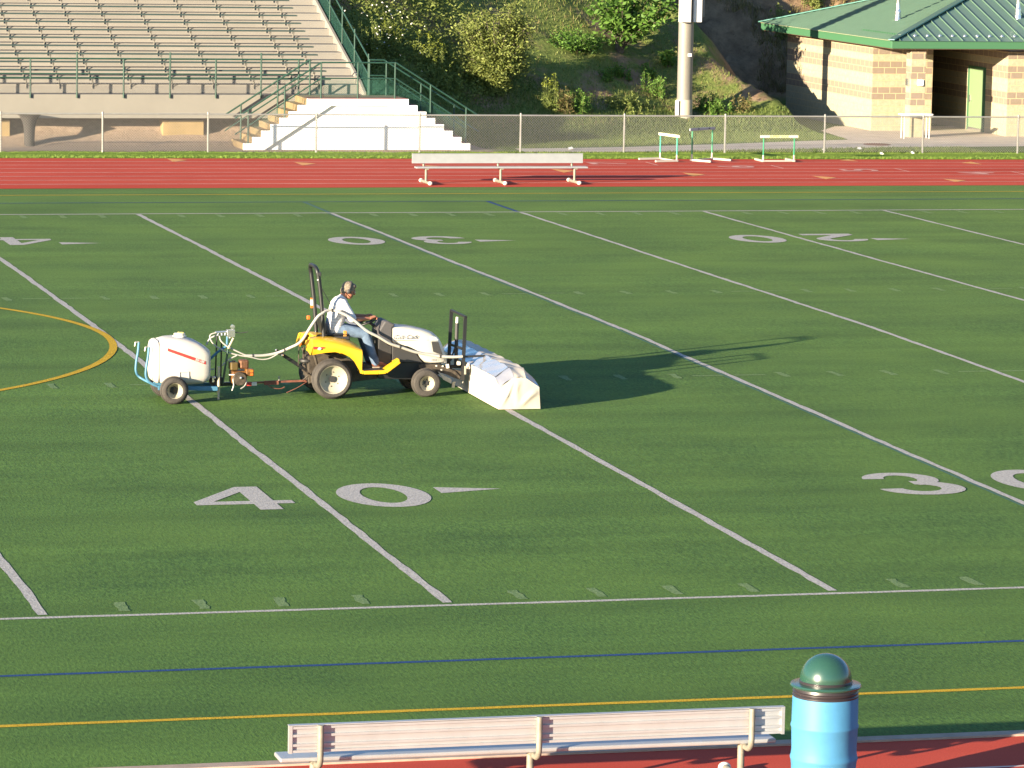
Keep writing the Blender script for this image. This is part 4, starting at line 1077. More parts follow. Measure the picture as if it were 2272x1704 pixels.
# roll bar
rb = spline([(-2.470, 16.66, .80), (-2.478, 16.66, 1.05), (-2.515, 16.66, 1.50), (-2.560, 16.66, 1.88), (-2.578, 16.67, 1.98), (-2.590, 16.71, 2.045), (-2.597, 16.80, 2.072), (-2.597, 16.94, 2.075), (-2.597, 17.08, 2.072), (-2.590, 17.17, 2.045), (-2.578, 17.21, 1.98), (-2.560, 17.22, 1.88), (-2.515, 17.22, 1.50), (-2.478, 17.22, 1.05), (-2.470, 17.22, .80)], 5)
ro = MB().tube(rb, .032, 10).build('roll_bar', M_black, tr_, smooth=60)
MB().box(-2.60, -2.53, 16.625, 16.695, 1.94, 2.0).build('fold_joint', M_plastic, ro, bevel=.01); MB().ball((-2.583, 16.632, 1.885), .014, 8, 6).build('pin', M_cap, ro)
MB().box(-2.566, -2.535, 17.20, 17.25, 1.46, 1.52).box(-2.566, -2.535, 17.201, 17.249, 1.43, 1.459).build('warning_sticker', M_decal_white, ro)
MB().box(-2.568, -2.533, 17.20, 17.252, 1.521, 1.545).build('reflector', M_orange_lens, ro); MB().box(-2.567, -2.532, 17.20, 17.252, 1.39, 1.429).build('reflector', M_orange_lens, ro)
MB().box(-2.62, -2.57, 17.22, 17.27, 1.21, 1.27).build('turn_signal', M_orange_lens, ro, bevel=.01)
MB().tube(spline([(-2.55, 16.64, 1.80), (-2.51, 16.63, 1.73), (-2.41, 16.60, 1.55), (-2.37, 16.58, 1.44)]), .006, 5).build('strap', M_black, ro)
# steering, levers, rear linkage
MB().tube([(-1.52, 16.94, 1.05), (-1.70, 16.94, 1.19)], .025, 10).build('steering_column', M_plastic, tr_, smooth=40)
sw = MB(); C0 = Vector((-1.735, 16.94, 1.205)); ax = Matrix.Rotation(R(-21), 3, 'Y')
sw.tube([C0 + ax @ Vector((.165 * math.cos(a), .165 * math.sin(a), 0)) for a in [2 * math.pi * k / 28 for k in range(29)]], .014, 8)
for k in range(3):
    a = k * 2.094 + .3; sw.tube([C0 + ax @ Vector((0, 0, -.02)), C0 + ax @ Vector((.16 * math.cos(a), .16 * math.sin(a), 0))], .010, 6)
sw.ball(C0 + ax @ Vector((0, 0, -.015)), (.04, .04, .02), 12, 6)
sw.build('steering_wheel', M_black, tr_, smooth=60)
MB().tube([(-1.55, 17.1, 1.03), (-1.54, 17.1, 1.10)], .008, 6).ball((-1.54, 17.1, 1.115), .022, 10, 7).build('throttle_lever', M_orange_lens, tr_, smooth=60)
ha = MB().bar((-3.19, 16.80, .79), (-2.78, 16.82, .52), .06, .055); ha.bar((-2.78, 16.82, .52), (-2.64, 16.84, .40), .05, .05)
ha.build('lift_arm', M_black, tr_, bevel=.006)
MB().ball((-3.195, 16.77, .80), .016, 8, 6).build('arm_pin', M_steel, tr_); MB().ball((-3.095, 16.765, .715), .02, 8, 6).build('arm_pin', M_steel, tr_)
lk = MB(); lk.tube([(-2.80, 16.7, .50), (-2.66, 16.68, .40), (-2.65, 16.68, .31)], .014, 6); lk.tube([(-2.78, 16.72, .34), (-2.66, 16.70, .44)], .012, 6); lk.tube([(-2.70, 16.70, .29), (-2.60, 16.70, .33)], .016, 6)
lk.tube([(-2.84, 16.75, .88), (-2.85, 16.75, .56)], .008, 6); lk.tube([(-2.76, 16.78, .84), (-2.76, 16.78, .58)], .012, 6)
lk.build('rear_linkage', M_grime, tr_)
MB().ball((-2.83, 16.72, .90), .028, 10, 7).build('rear_lamp', M_orange_lens, tr_, smooth=60)
MB().lathe([(.09, 0), (.11, .02), (.11, .05), (.06, .06)], (-2.72, 16.80, .60), n=18).build('pto_guard', M_plastic, tr_, smooth=40)

# ------------------------------------------------------------------ spray hood carried on the tractor's nose
hd = thing('spray_hood', 'long white tarp covered spray hood with grey vinyl window carried before the tractor', 'spray hood', (.17, 16.95, TG))
SEC = {14.90: [(-.150, 0), (-.137, .427), (.08, .572), (.265, .556), (.472, .417), (.495, 0)], 14.99: [(-.153, 0), (-.139, .455), (.08, .615), (.27, .60), (.474, .44), (.497, 0)],
       15.20: [(-.158, 0), (-.140, .528), (.08, .685), (.30, .672), (.470, .505), (.497, 0)], 15.5: [(-.160, 0), (-.140, .54), (.08, .692), (.30, .68), (.468, .52), (.495, 0)]}
def hsec(y):
    y_ = max(14.9, y if y < 16.95 else 33.9 - y)
    ks = sorted(SEC)
    if y_ >= ks[-1]: a = SEC[ks[-1]]
    else:
        for k0, k1 in zip(ks, ks[1:]):
            if k0 <= y_ <= k1:
                t = (y_ - k0) / (k1 - k0); a = [((1 - t) * p[0] + t * q[0], (1 - t) * p[1] + t * q[1]) for p, q in zip(SEC[k0], SEC[k1])]; break
    return a
def hpt(y, i, t):
    a = hsec(y); p, q = a[i], a[i + 1]
    x, z = p[0] + (q[0] - p[0]) * t, p[1] + (q[1] - p[1]) * t
    g = turf_z(y) + .012
    z = max(z, g)
    sag = .012 * math.sin(y * 5.1 + i) * math.sin(t * math.pi) + .007 * math.sin(y * 13 + t * 7)
    if i == 0: x -= .6 * sag * t; 
    elif i == 4: x += .6 * sag
    else: z += sag
    return Vector((x, y, z))
ysn = [14.90, 14.94, 14.99, 15.08] + frange(15.2, 18.71, .10) + [18.82, 18.91, 18.96, 19.0]
def hgrid(i, name, m, t0=0., t1=1., nt=5, ya=14.9, yb=19.0):
    yy = [y for y in ysn if ya - .001 <= y <= yb + .001]
    mb = MB()
    for y in yy:
        for k in range(nt + 1): mb.v.append(hpt(y, i, t0 + (t1 - t0) * k / nt))
    for j in range(len(yy) - 1):
        for k in range(nt):
            a = j * (nt + 1) + k; mb.f.append((a, a + nt + 1, a + nt + 2, a + 1)[::-1])
    return mb
def merged(parts, name, m):
    o = MB()
    for p_ in parts: o.add(p_.v, p_.f)
    return o.build(name, m, hd, smooth=35)
merged([hgrid(0, '', None)], 'side_wall', M_tarp)
merged([hgrid(4, '', None)], 'side_wall', M_tarp)
merged([hgrid(2, '', None)], 'ridge_strip', M_tarp)
merged([hgrid(3, '', None)], 'front_slope', mat('pale_vinyl_tarp', (0.34, 0.33, 0.34), 0.35, bump=0.25, bscale=5, coat=0.3))
merged([hgrid(1, '', None)], 'vinyl_window', M_vinyl)
mb = MB()
for y in (15.28,): mb.bar(hpt(15.22, 1, 0.02) + Vector((0, 0, .006)), hpt(15.22, 1, .98) + Vector((0, 0, .006)), .018, .006)
mb.build('window_seam', M_black, hd)
for ye, sg in ((14.90, -1), (19.0, 1)):
    a = hsec(ye); g = turf_z(ye) + .012; nu, nv = 22, 14
    top = lambda x: next(p[1] + (q[1] - p[1]) * (x - p[0]) / (q[0] - p[0]) for p, q in zip(a[1:5], a[2:5] + [a[5]]) if p[0] - 1e-6 <= x <= q[0] + 1e-6) if x <= a[4][0] else a[4][1] * (a[5][0] - x) / (a[5][0] - a[4][0]) + g * (x - a[4][0]) / (a[5][0] - a[4][0])
    mb = MB()
    for j in range(nv + 1):
        v = j / nv
        for i in range(nu + 1):
            u = i / nu
            xb = -.150 + .645 * u; xt = -.137 + .609 * u
            zt = top(xt); x = xb + (xt - xb) * v; z = g + (zt - g) * v
            # creases running from the lower corners to the ridge ends
            c = 0
            for (u0, v0, u1, v1, amp) in ((.02, .12, .33, .95, .030), (.48, .05, .97, .78, .032), (.45, .0, .40, .98, .012), (.30, .35, .52, .98, .012)):
                dx, dv = u1 - u0, v1 - v0; l2 = dx * dx + dv * dv; t = max(0, min(1, ((u - u0) * dx + (v - v0) * dv) / l2)); d = math.hypot(u - u0 - t * dx, v - v0 - t * dv)
                c += amp * math.exp(-(d / .055) ** 2) * math.sin(math.pi * min(1, max(0, t * .9 + .05)))
            c *= min(1, u * 12, (1 - u) * 12, v * 10, (1 - v) * 8)
            bul = .02 * math.sin(math.pi * u) * math.sin(math.pi * v)
            mb.v.append((x, ye + sg * (c + bul), z))
    for j in range(nv):
        for i in range(nu):
            q = j * (nu + 1) + i; f = (q, q + 1, q + nu + 2, q + nu + 1); mb.f.append(f if sg < 0 else f[::-1])
    mb.build('end_flap', M_tarp, hd, smooth=60)
# lift mast
ms = MB()
for (x0, x1, y, zb, zt) in ((-.283, -.253, 16.64, .31, 1.30), (-.365, -.327, 17.24, .34, 1.33)): ms.bar((x0, y, zb), (x1, y, zt), .05, .035)
ms.bar((-.253, 16.615, 1.29), (-.327, 17.265, 1.325), .035, .03)
ms.bar((-.29, 16.64, .80), (-.36, 17.24, .80), .03, .03)
ms.build('mast_frame', M_black, hd)
MB().tube([(-.318, 16.94, .50), (-.311, 16.94, 1.16)], .030, 12).build('lift_cylinder', M_plastic, hd, smooth=40)
MB().tube([(-.311, 16.94, 1.161), (-.306, 16.94, 1.255)], .022, 12).build('cylinder_rod', M_cap, hd, smooth=40)
mb = MB(); mb.bar((-.26, 16.66, .67), (.06, 16.62, .685), .03, .03); mb.bar((-.34, 17.22, .79), (-.10, 17.2, .70), .03, .03); mb.bar((-.28, 16.66, .45), (-.13, 16.66, .45), .05, .05); mb.bar((-.35, 17.22, .45), (-.13, 17.22, .45), .05, .05)
mb.build('carrier_arm', M_black, hd)
mb = MB(); mb.bar((-.36, 16.85, .78), (-.30, 16.85, .55), .03, .02); mb.bar((-.30, 17.05, .78), (-.38, 17.05, .56), .03, .02); mb.bar((-.60, 16.74, .47), (-.28, 16.70, .40), .05, .08); mb.bar((-.60, 17.14, .47), (-.33, 17.18, .40), .05, .08)
mb.build('push_arm', M_grime, hd)
MB().box(-.375, -.325, 16.60, 16.66, .545, .60).build('grip', M_cap, hd, bevel=.008); MB().loft([[(-.45, 16.60, .29), (-.40, 16.60, .29), (-.40, 16.64, .29), (-.45, 16.64, .29)], [(-.46, 16.60, .20), (-.42, 16.60, .19), (-.42, 16.64, .19), (-.46, 16.64, .20)]]).build('bracket_foot', M_rim, hd)
MB().box(-.262, -.236, 16.60, 16.66, .40, .53).build('hinge_plate', M_rim, hd, bevel=.004)

# ------------------------------------------------------------------ sprayer trailer
sp = thing('sprayer_trailer', 'two wheeled light blue sprayer trailer with white tank and small engine', 'sprayer', (-4.6, 16.6, TG))
def sq(x, yh, z0, z1, yc=16.60, n=28, e=.40):
    zc, zh = (z0 + z1) / 2, (z1 - z0) / 2; o = []
    for k in range(n):
        a = 2 * math.pi * k / n; c, s = math.cos(a), math.sin(a)
        o.append((x, yc + yh * math.copysign(abs(c) ** e, c), zc + zh * math.copysign(abs(s) ** e, s)))
    return o
K_ = [(-5.165, .25, .47, .93), (-5.150, .285, .40, .985), (-5.115, .305, .37, 1.012), (-5.085, .306, .36, 1.018), (-5.072, .290, .385, .992), (-5.058, .304, .365, 1.015), (-4.95, .315, .345, 1.045), (-4.80, .320, .335, 1.058), (-4.65, .320, .335, 1.040), (-4.50, .312, .338, 1.0), (-4.40, .302, .345, .945), (-4.32, .285, .375, .89), (-4.288, .26, .41, .86), (-4.278, .215, .46, .82)]
tk = MB().loft([sq(*k) for k in K_]).build('tank', M_tank, sp, smooth=50)
MB().lathe([(.105, 0), (.105, .02), (.085, .022), (.085, .055), (.05, .06)], (-4.72, 16.60, 1.045), n=24).build('tank_lid', M_cap, tk, smooth=40)
MB().bar((-4.74, 16.60, 1.108), (-4.66, 16.60, 1.106), .09, .02).build('lid_handle', mat('yellow_lid', (0.55, 0.40, 0.14), 0.5), tk, bevel=.006)
yq = 16.60 - .3165
def on_tank(x, z):
    for a, b in zip(K_, K_[1:]):
        if a[0] <= x <= b[0]:
            t = (x - a[0]) / (b[0] - a[0]); yh = a[1] + t * (b[1] - a[1]); z0 = a[2] + t * (b[2] - a[2]); z1 = a[3] + t * (b[3] - a[3])
            s = abs((z - (z0 + z1) / 2) / ((z1 - z0) / 2)); s = min(s, .999); th = math.asin(s ** (1 / .40)); return 16.60 - yh * math.cos(th) ** .40
    return yq
def decal(poly_fn, n, name, m, off):
    mb = MB()
    for i in range(n + 1):
        for z_ in poly_fn(i / n): mb.v.append((z_[0], on_tank(*z_) - off, z_[1]))
    for i in range(n): mb.f.append((2 * i, 2 * i + 2, 2 * i + 3, 2 * i + 1))
    return mb.build(name, m, tk)
decal(lambda t: [(-4.953 + t * .585, .868 - t * .215), (-4.953 + t * .585, .912 - t * .215 + .005 * t)], 14, 'tank_stripe', M_stripe, .004)
vs, fs = text_mesh('SG-100', .048, shear=.15, weight=.001)
an = math.atan2(-.215, .585)
pts = []
for v in vs:
    x = -4.463 + v.x * math.cos(an) - v.y * math.sin(an); z = .713 + v.x * math.sin(an) + v.y * math.cos(an); pts.append((x, on_tank(x, z) - .007, z))
MB().add(pts, fs).build('tank_lettering', M_decal_white, tk)
mb = MB(); y = on_tank(-4.7, .5) - .004
for a, b in (((-4.77, .55), (-4.77, .445)), ((-4.63, .55), (-4.63, .445)), ((-4.77, .55), (-4.63, .55))): mb.bar((a[0], y, a[1]), (b[0], y, b[1]), .010, .012, (0, 1, 0))
mb.build('moulded_panel', M_tank, tk)
mb = MB(); mb.tube([(p[0], 16.6 + (p[1] - 16.6) * 1.004, p[2]) for p in sq(-5.072, .300, .376, 1.0)] + [sq(-5.072, .300, .376, 1.0)[0]], .005, 5)
mb.build('tank_strap', M_tank, tk)
tyre_wheel('wheel', -4.872, 16.08, 1, .205, .17, .115, sp, .075, .055); tyre_wheel('wheel', -4.872, 17.12, -1, .205, .17, .115, sp, .075, .055)
MB().tube([(-4.872, 16.17, TG + .2), (-4.872, 17.03, TG + .2)], .022, 8).build('axle', M_grime, sp)
fr = MB()
for y in (16.38, 16.82):
    fr.bar((-5.08, y, .300), (-4.17, y, .275), .045, .065)
fr.bar((-4.19, 16.40, .272), (-4.19, 16.80, .272), .045, .06); fr.bar((-4.9, 16.40, .296), (-4.9, 16.80, .296), .045, .06)
fr.build('frame', M_blue, sp, bevel=.005)
for y, dx in ((16.38, .0), (17.0, -.05)):
    h = MB().tube(spline([(-5.06 + dx, y if y < 16.6 else 16.82, .31), (-5.20 + dx, y, .38), (-5.262 + dx, y, .47), (-5.262 + dx, y, .60), (-5.235 + dx, y, .77), (-5.222 + dx, y, .92)], 5), .020, 8)
    h.build('handle', M_blue, sp, smooth=50)
    MB().tube([(-5.222 + dx, y, .925), (-5.275 + dx, y, .92), (-5.285 + dx, y, .86)], .012, 6).build('handle_grip', M_galv, sp)
MB().tube([(-4.14, 16.45, .21), (-4.14, 16.45, .60)], .022, 10).build('jack_post', mat('pale_post_paint', (0.42, 0.36, 0.24), 0.5), sp, smooth=40)
MB().tube([(-4.14, 16.45, .10), (-4.14, 16.45, .209)], .018, 10).build('jack_foot', M_galv, sp, smooth=40)
for a, b, m_, r in (((-4.26, 16.62, .68), (-4.13, 16.62, .80), M_blue, .02), ((-4.13, 16.62, .80), (-3.985, 16.62, .895), M_blue, .02), ((-3.985, 16.62, .895), (-3.98, 16.62, 1.04), M_blue, .018), ((-3.90, 16.55, 1.02), (-3.98, 16.55, .86), mat('pale_post_paint', (0.42, 0.36, 0.24), 0.5), .016), ((-3.98, 16.55, .86), (-4.06, 16.55, .32), M_green_pipe, .016), ((-4.10, 16.85, 1.03), (-4.12, 16.85, .30), M_black, .012), ((-4.02, 16.88, .95), (-4.03, 16.88, .30), M_black, .012)):
    MB().tube([a, b], r, 8).build('valve_stand', m_, sp)
mf = MB().tube([(-4.17, 16.62, 1.10), (-3.96, 16.62, 1.11)], .020, 10); mf.box(-3.99, -3.87, 16.57, 16.68, 1.03, 1.14); mf.tube([(-3.93, 16.6, 1.05), (-3.95, 16.6, 1.01)], .02, 8)
for x in (-4.13, -4.07, -4.02): mf.tube([(x, 16.62, 1.10), (x, 16.60, 1.05)], .014, 6)
mf.build('valve_manifold', M_steel, sp, bevel=.004)
MB().lathe([(.002, -.016), (.034, -.014), (.034, .014), (.002, .016)], (-3.905, 16.60, 1.185), 'y', 18).build('pressure_gauge', M_steel, sp, smooth=40); MB().tube([(-3.905, 16.61, 1.13), (-3.905, 16.61, 1.16)], .010, 6).build('gauge_stem', M_steel, sp)
MB().tube([(-3.87, 16.60, 1.10), (-3.78, 16.60, 1.09), (-3.665, 16.60, 1.107)], .007, 6).build('valve_lever', M_plastic, sp)
en = MB().box(-3.93, -3.70, 16.46, 16.74, .33, .52); en.build('engine', M_engine, sp, bevel=.02)
MB().lathe([(.001, 0), (.095, .002), (.105, .02), (.105, .06)], (-3.82, 16.40, .41), 'y', 24).build('engine_shroud', M_grime, sp, smooth=40)
MB().box(-3.95, -3.83, 16.48, 16.70, .53, .655).build('fuel_tank', mat('olive_fuel_tank', (0.085, 0.055, 0.014), 0.5), sp, bevel=.02)
MB().lathe([(.025, 0), (.03, .012), (.02, .02)], (-3.89, 16.58, .655), n=12).build('fuel_cap', M_black, sp)
MB().box(-3.81, -3.665, 16.50, 16.66, .545, .69).build('muffler', mat('brown_muffler', (0.16, 0.075, 0.04), 0.5, 0.5, var=.4, vscale=20), sp, bevel=.03)
MB().box(-3.72, -3.60, 16.44, 16.60, .445, .555).build('air_filter', M_engine, sp, bevel=.015)
for z in (.475, .525): MB().box(-3.655, -3.615, 16.432, 16.439, z - .016, z + .016).build('filter_label', M_orange_lens, sp)
MB().box(-3.86, -3.76, 16.44, 16.459, .47, .50).build('engine_label', M_orange_lens, sp); MB().ball((-3.81, 16.39, .43), .02, 8, 6).build('starter_hub', M_steel, sp)
MB().box(-3.98, -3.87, 16.44, 16.47, .465, .48).build('choke_bar', M_decal_white, sp)
for p in ([(-3.90, 16.44, .43), (-3.925, 16.42, .40), (-3.915, 16.41, .32), (-3.94, 16.41, .235)], [(-3.725, 16.44, .415), (-3.72, 16.42, .36), (-3.75, 16.41, .30), (-3.81, 16.41, .26)]):
    MB().tube(spline(p, 5), .012, 7).build('engine_guard', M_galv, sp, smooth=60)
tn_ = MB().bar((-4.20, 16.75, .285), (-3.70, 16.75, .300), .06, .055); tn_.build('tongue', M_black, sp)
MB().bar((-3.698, 16.75, .300), (-2.72, 16.77, .322), .035, .03).build('tongue_bar', M_rust, sp)
MB().bar((-3.66, 16.745, .288), (-3.58, 16.745, .290), .07, .05).build('red_band', M_stripe, sp); MB().bar((-3.578, 16.745, .290), (-3.50, 16.745, .292), .07, .05).build('white_band', M_decal_white, sp)
MB().bar((-3.38, 16.74, .30), (-3.16, 16.745, .305), .05, .06).build('hitch_clamp', M_rust, sp)
MB().tube(spline([(-3.33, 16.70, .27), (-3.25, 16.70, .225), (-3.13, 16.70, .215), (-3.07, 16.70, .24)], 6), .007, 6).build('safety_chain', M_rust, sp)
MB().tube(spline([(-2.72, 16.72, .31), (-2.86, 16.70, .23), (-2.97, 16.70, .18), (-3.04, 16.70, .15)], 6), .006, 6).build('safety_cable', M_rust, sp)
MB().tube([(-3.15, 16.74, .33), (-3.148, 16.74, .38)], .010, 6).ball((-3.15, 16.74, .385), .014, 8, 6).build('hitch_pin', M_galv, sp)
MB().box(-4.24, -4.05, 16.55, 16.75, .305, .42).build('pump', M_grime, sp, bevel=.02); MB().tube([(-4.22, 16.48, .36), (-4.22, 16.48, .44)], .02, 8).ball((-4.21, 16.44, .435), .02, 10, 7).build('pump_valve', M_steel, sp)
for p, r in (([(-4.155, 16.60, 1.10), (-4.243, 16.59, 1.071), (-4.249, 16.58, 1.009), (-4.179, 16.58, .908), (-4.027, 16.58, .819), (-3.84, 16.58, .760), (-3.712, 16.58, .735)], .012), ([(-4.290, 16.68, .905), (-4.236, 16.67, 1.005), (-4.124, 16.64, 1.06)], .012), ([(-4.102, 16.62, 1.06), (-4.082, 16.61, .976), (-3.981, 16.60, .887), (-3.829, 16.59, .81), (-3.712, 16.59, .755)], .012), ([(-4.073, 16.55, .60), (-3.973, 16.56, .687), (-3.835, 16.57, .752)], .011), ([(-4.2, 16.5, .56), (-4.28, 16.5, .55), (-4.27, 16.5, .58)], .010)):
    MB().tube(spline(p, 6), r, 8).build('supply_hose', M_hose, sp, smooth=60)

# ------------------------------------------------------------------ the long hose from trailer to hood
ho = MB().tube(spline([(-3.712, 16.585, .742), (-3.586, 16.59, .740), (-3.40, 16.60, .742), (-3.208, 16.60, .777), (-3.019, 16.58, .855), (-2.855, 16.55, .953), (-2.711, 16.53, 1.177), (-2.60, 16.54, 1.330), (-2.522, 16.56, 1.380), (-2.447, 16.60, 1.413), (-2.347, 16.62, 1.420), (-2.256, 16.60, 1.397), (-2.063, 16.56, 1.297), (-1.831, 16.55, 1.110), (-1.63, 16.56, 1.004), (-1.463, 16.58, .905), (-1.291, 16.60, .844), (-1.05, 16.62, .760), (-.817, 16.63, .714), (-.645, 16.61, .686), (-.46, 16.60, .676), (-.30, 16.60, .680)], 7), .0225, 10)
o = ho.build('hose', M_hose, None, smooth=60, loc=(-2.0, 16.6, 0)); tag(o, 'long pale grey hose looping from the trailer past the driver to the spray hood', 'hose')
o2 = MB().tube(spline([(-3.70, 16.57, .735), (-3.60, 16.57, .715), (-3.46, 16.575, .684), (-3.333, 16.58, .697), (-3.208, 16.585, .760)], 7), .010, 8).build('spare_strand', M_hose, o, smooth=60)
for x, y, z in ((-3.59, 16.59, .738), (-3.10, 16.59, .818), (-2.36, 16.62, 1.42), (-1.29, 16.60, .844), (-.65, 16.61, .687)): MB().lathe([(.027, -.012), (.027, .012)], (x, y, z), 'x', 12).build('hose_clip', M_plastic, o)

# ------------------------------------------------------------------ driver
pn = thing('person', 'grey haired man in white plaid shirt and blue jeans driving the yellow tractor', 'person', (-2.2, 16.94, 1.06))
def limb(mb, a, b, ra, rb): mb.capsule(a, b, ra, rb)
def hand(mb, wrist, knuck, side):
    """palm, four curled fingers of different lengths and a thumb, closed on the wheel rim"""
    w0, k0 = Vector(wrist), Vector(knuck); d = (k0 - w0).normalized(); s = d.cross(Vector((0, 0, 1))).normalized(); dn = d.cross(s).normalized()
    if dn.z > 0: dn = -dn
    mb.capsule(w0 + d * .01 + s * .016, k0 + s * .024, .020, .019, 10); mb.capsule(w0 + d * .01 - s * .016, k0 - s * .024, .020, .017, 10); mb.capsule(w0 + d * .01, k0, .021, .020, 10)
    for q, ln in ((-.034, .026), (-.012, .033), (.011, .035), (.033, .031)):
        p0 = k0 + s * q; p1 = p0 + (d * .75 + dn * .45) * ln; p2 = p1 + (dn * .95 - d * .15) * ln * .85; p3 = p2 + (dn * .4 - d * .85) * ln * .6
        mb.capsule(p0, p1, .0095, .009, 8); mb.capsule(p1, p2, .009, .0082, 8); mb.capsule(p2, p3, .0082, .007, 8)
    p0 = w0.lerp(k0, .35) + s * side * .026; p1 = p0 + (d * .5 + s * side * .35 + dn * .55) * .042; p2 = p1 + (d * .75 + dn * .5) * .032
    mb.capsule(p0, p1, .0125, .0105, 8); mb.capsule(p1, p2, .0105, .008, 8)
NS_, FS_ = (-2.155, 16.755, 1.505), (-2.155, 17.125, 1.505)
NE_, FE_ = (-2.015, 16.69, 1.265), (-2.015, 17.19, 1.265)
NW_, FW_ = (-1.74, 16.77, 1.268), (-1.74, 17.11, 1.268)
NK_, FK_ = (-1.655, 16.81, 1.292), (-1.655, 17.07, 1.292)
body = MB()
HC = Vector((-2.035, 16.94, 1.688)); HR = Matrix.Rotation(R(22), 3, 'Y')          # head bowed towards the wheel
def hv(x, y, z): return HC + HR @ Vector((x, y, z))
body.ball(hv(-.012, 0, .028), (.098, .076, .098), 20, 14, HR); body.ball(hv(.030, 0, -.045), (.066, .060, .082), 18, 12, HR)
body.ball(hv(.052, 0, -.092), (.036, .038, .030), 14, 10, HR)                                              # chin
body.capsule(hv(.088, 0, .020), hv(.112, 0, -.022), .010, .016, 10); body.ball(hv(.112, 0, -.024), (.015, .017, .012), 10, 8, HR)   # nose
body.ball(hv(.080, .028, .030), (.018, .024, .010), 10, 7, HR); body.ball(hv(.080, -.028, .030), (.018, .024, .010), 10, 7, HR)      # brow
body.ball(hv(.090, 0, -.060), (.012, .026, .006), 10, 7, HR); body.ball(hv(.087, 0, -.072), (.012, .022, .007), 10, 7, HR)          # lips
for sg in (-1, 1): body.ball(hv(-.008, sg * .078, -.012), (.020, .010, .032), 10, 8, HR)                     # ears
body.capsule((-2.150, 16.94, 1.53), hv(-.035, 0, -.06), .062, .056)
body.capsule((-2.19, 16.94, 1.46), (-2.24, 16.94, 1.12), .125, .125); body.capsule(NS_, FS_, .062, .062)
for S_, E_, W_, K__, sd_ in ((NS_, NE_, NW_, NK_, 1), (FS_, FE_, FW_, FK_, -1)):
    limb(body, S_, E_, .052, .042); limb(body, E_, W_, .042, .027); hand(body, W_, K__, -sd_)
HPN, HPF = (-2.22, 16.84, 1.10), (-2.22, 17.04, 1.10)
KN, KF = (-1.80, 16.765, 1.035), (-1.80, 17.115, 1.035)
AN, AF = (-1.655, 16.70, .60), (-1.655, 17.18, .60)
for h_, k_, a_ in ((HPN, KN, AN), (HPF, KF, AF)):
    limb(body, h_, k_, .082, .058); limb(body, k_, a_, .055, .038); body.capsule(a_, (a_[0] + .14, a_[1], a_[2] - .035), .035, .028)
bo = body.build('body', M_skin, pn, remesh=.0062)
sh = MB()
sh.capsule((-2.175, 16.94, 1.475), (-2.255, 16.94, 1.13), .135, .142, 20); sh.capsule((-2.19, 16.86, 1.45), (-2.26, 16.86, 1.12), .12, .125, 18); sh.capsule((-2.19, 17.02, 1.45), (-2.26, 17.02, 1.12), .12, .125, 18)
sh.capsule((-2.165, 16.80, 1.500), (-2.165, 17.08, 1.500), .080, .080, 16); sh.capsule((-2.155, 16.94, 1.545), (-2.135, 16.94, 1.572), .072, .068, 16)
sh.capsule((-2.31, 16.86, 1.18), (-2.33, 16.88, 1.04), .05, .055, 12); sh.capsule((-2.24, 16.82, 1.12), (-2.22, 16.81, 1.03), .06, .045, 12)
for S_, E_ in ((NS_, NE_), (FS_, FE_)):
    a, b = Vector(S_), Vector(E_); sh.capsule(a, a.lerp(b, .92), .070, .066, 16)
sh.build('shirt', M_shirt, pn, remesh=.011)
je = MB(); je.capsule((-2.24, 16.86, 1.105), (-2.24, 17.02, 1.105), .112, .112, 18)
for h_, k_, a_ in ((HPN, KN, AN), (HPF, KF, AF)):
    h, k, a = Vector(h_), Vector(k_), Vector(a_); je.capsule(h, k, .100, .080, 16); je.capsule(k, a + Vector((-.01, 0, .02)), .078, .060, 16); je.capsule(a + Vector((-.01, 0, .05)), a + Vector((.005, 0, -.005)), .062, .064, 14)
je.build('jeans', M_jeans, pn, remesh=.010)
for a_ in (AN, AF):
    a = Vector(a_); s_ = MB(); s_.capsule(a + Vector((-.01, 0, -.025)), a + Vector((.02, 0, -.035)), .046, .044, 12); s_.capsule(a + Vector((.02, 0, -.035)), a + Vector((.15, 0, -.045)), .044, .036, 12)
    so = s_.build('shoe', M_shoe, pn, remesh=.008)
    MB().loft([[(a.x - .05, a.y - .035, a.z - .088), (a.x - .05, a.y + .035, a.z - .088), (a.x - .05, a.y + .035, a.z - .068), (a.x - .05, a.y - .035, a.z - .068)], [(a.x + .08, a.y - .042, a.z - .088), (a.x + .08, a.y + .042, a.z - .088), (a.x + .08, a.y + .042, a.z - .066), (a.x + .08, a.y - .042, a.z - .066)], [(a.x + .19, a.y - .025, a.z - .082), (a.x + .19, a.y + .025, a.z - .082), (a.x + .19, a.y + .025, a.z - .064), (a.x + .19, a.y - .025, a.z - .064)]]).build('sole', M_sole, so, bevel=.006)
ha_ = MB(); ha_.ball(hv(-.022, 0, .040), (.106, .084, .098), 20, 14, HR); ha_.ball(hv(.035, 0, .088), (.062, .062, .040), 16, 10, HR); ha_.ball(hv(-.068, 0, -.028), (.056, .070, .060), 16, 10, HR)
for sg in (-1, 1): ha_.capsule(hv(.010, sg * .074, .03), hv(.012, sg * .074, -.025), .015, .009, 8)
ha_.build('hair', M_hair, pn, remesh=.009)
em = MB(); em.tube([hv(-.012 - .0 * math.cos(t), .094 * math.cos(t), -.005 + .148 * math.sin(t)) for t in [math.pi * k / 16 for k in range(17)]], .010, 8)
for sg in (-1, 1): em.ball(hv(-.008, sg * .092, -.014), (.034, .018, .040), 14, 9, HR)
em.build('ear_muffs', M_plastic, pn, smooth=60)
gl = MB()
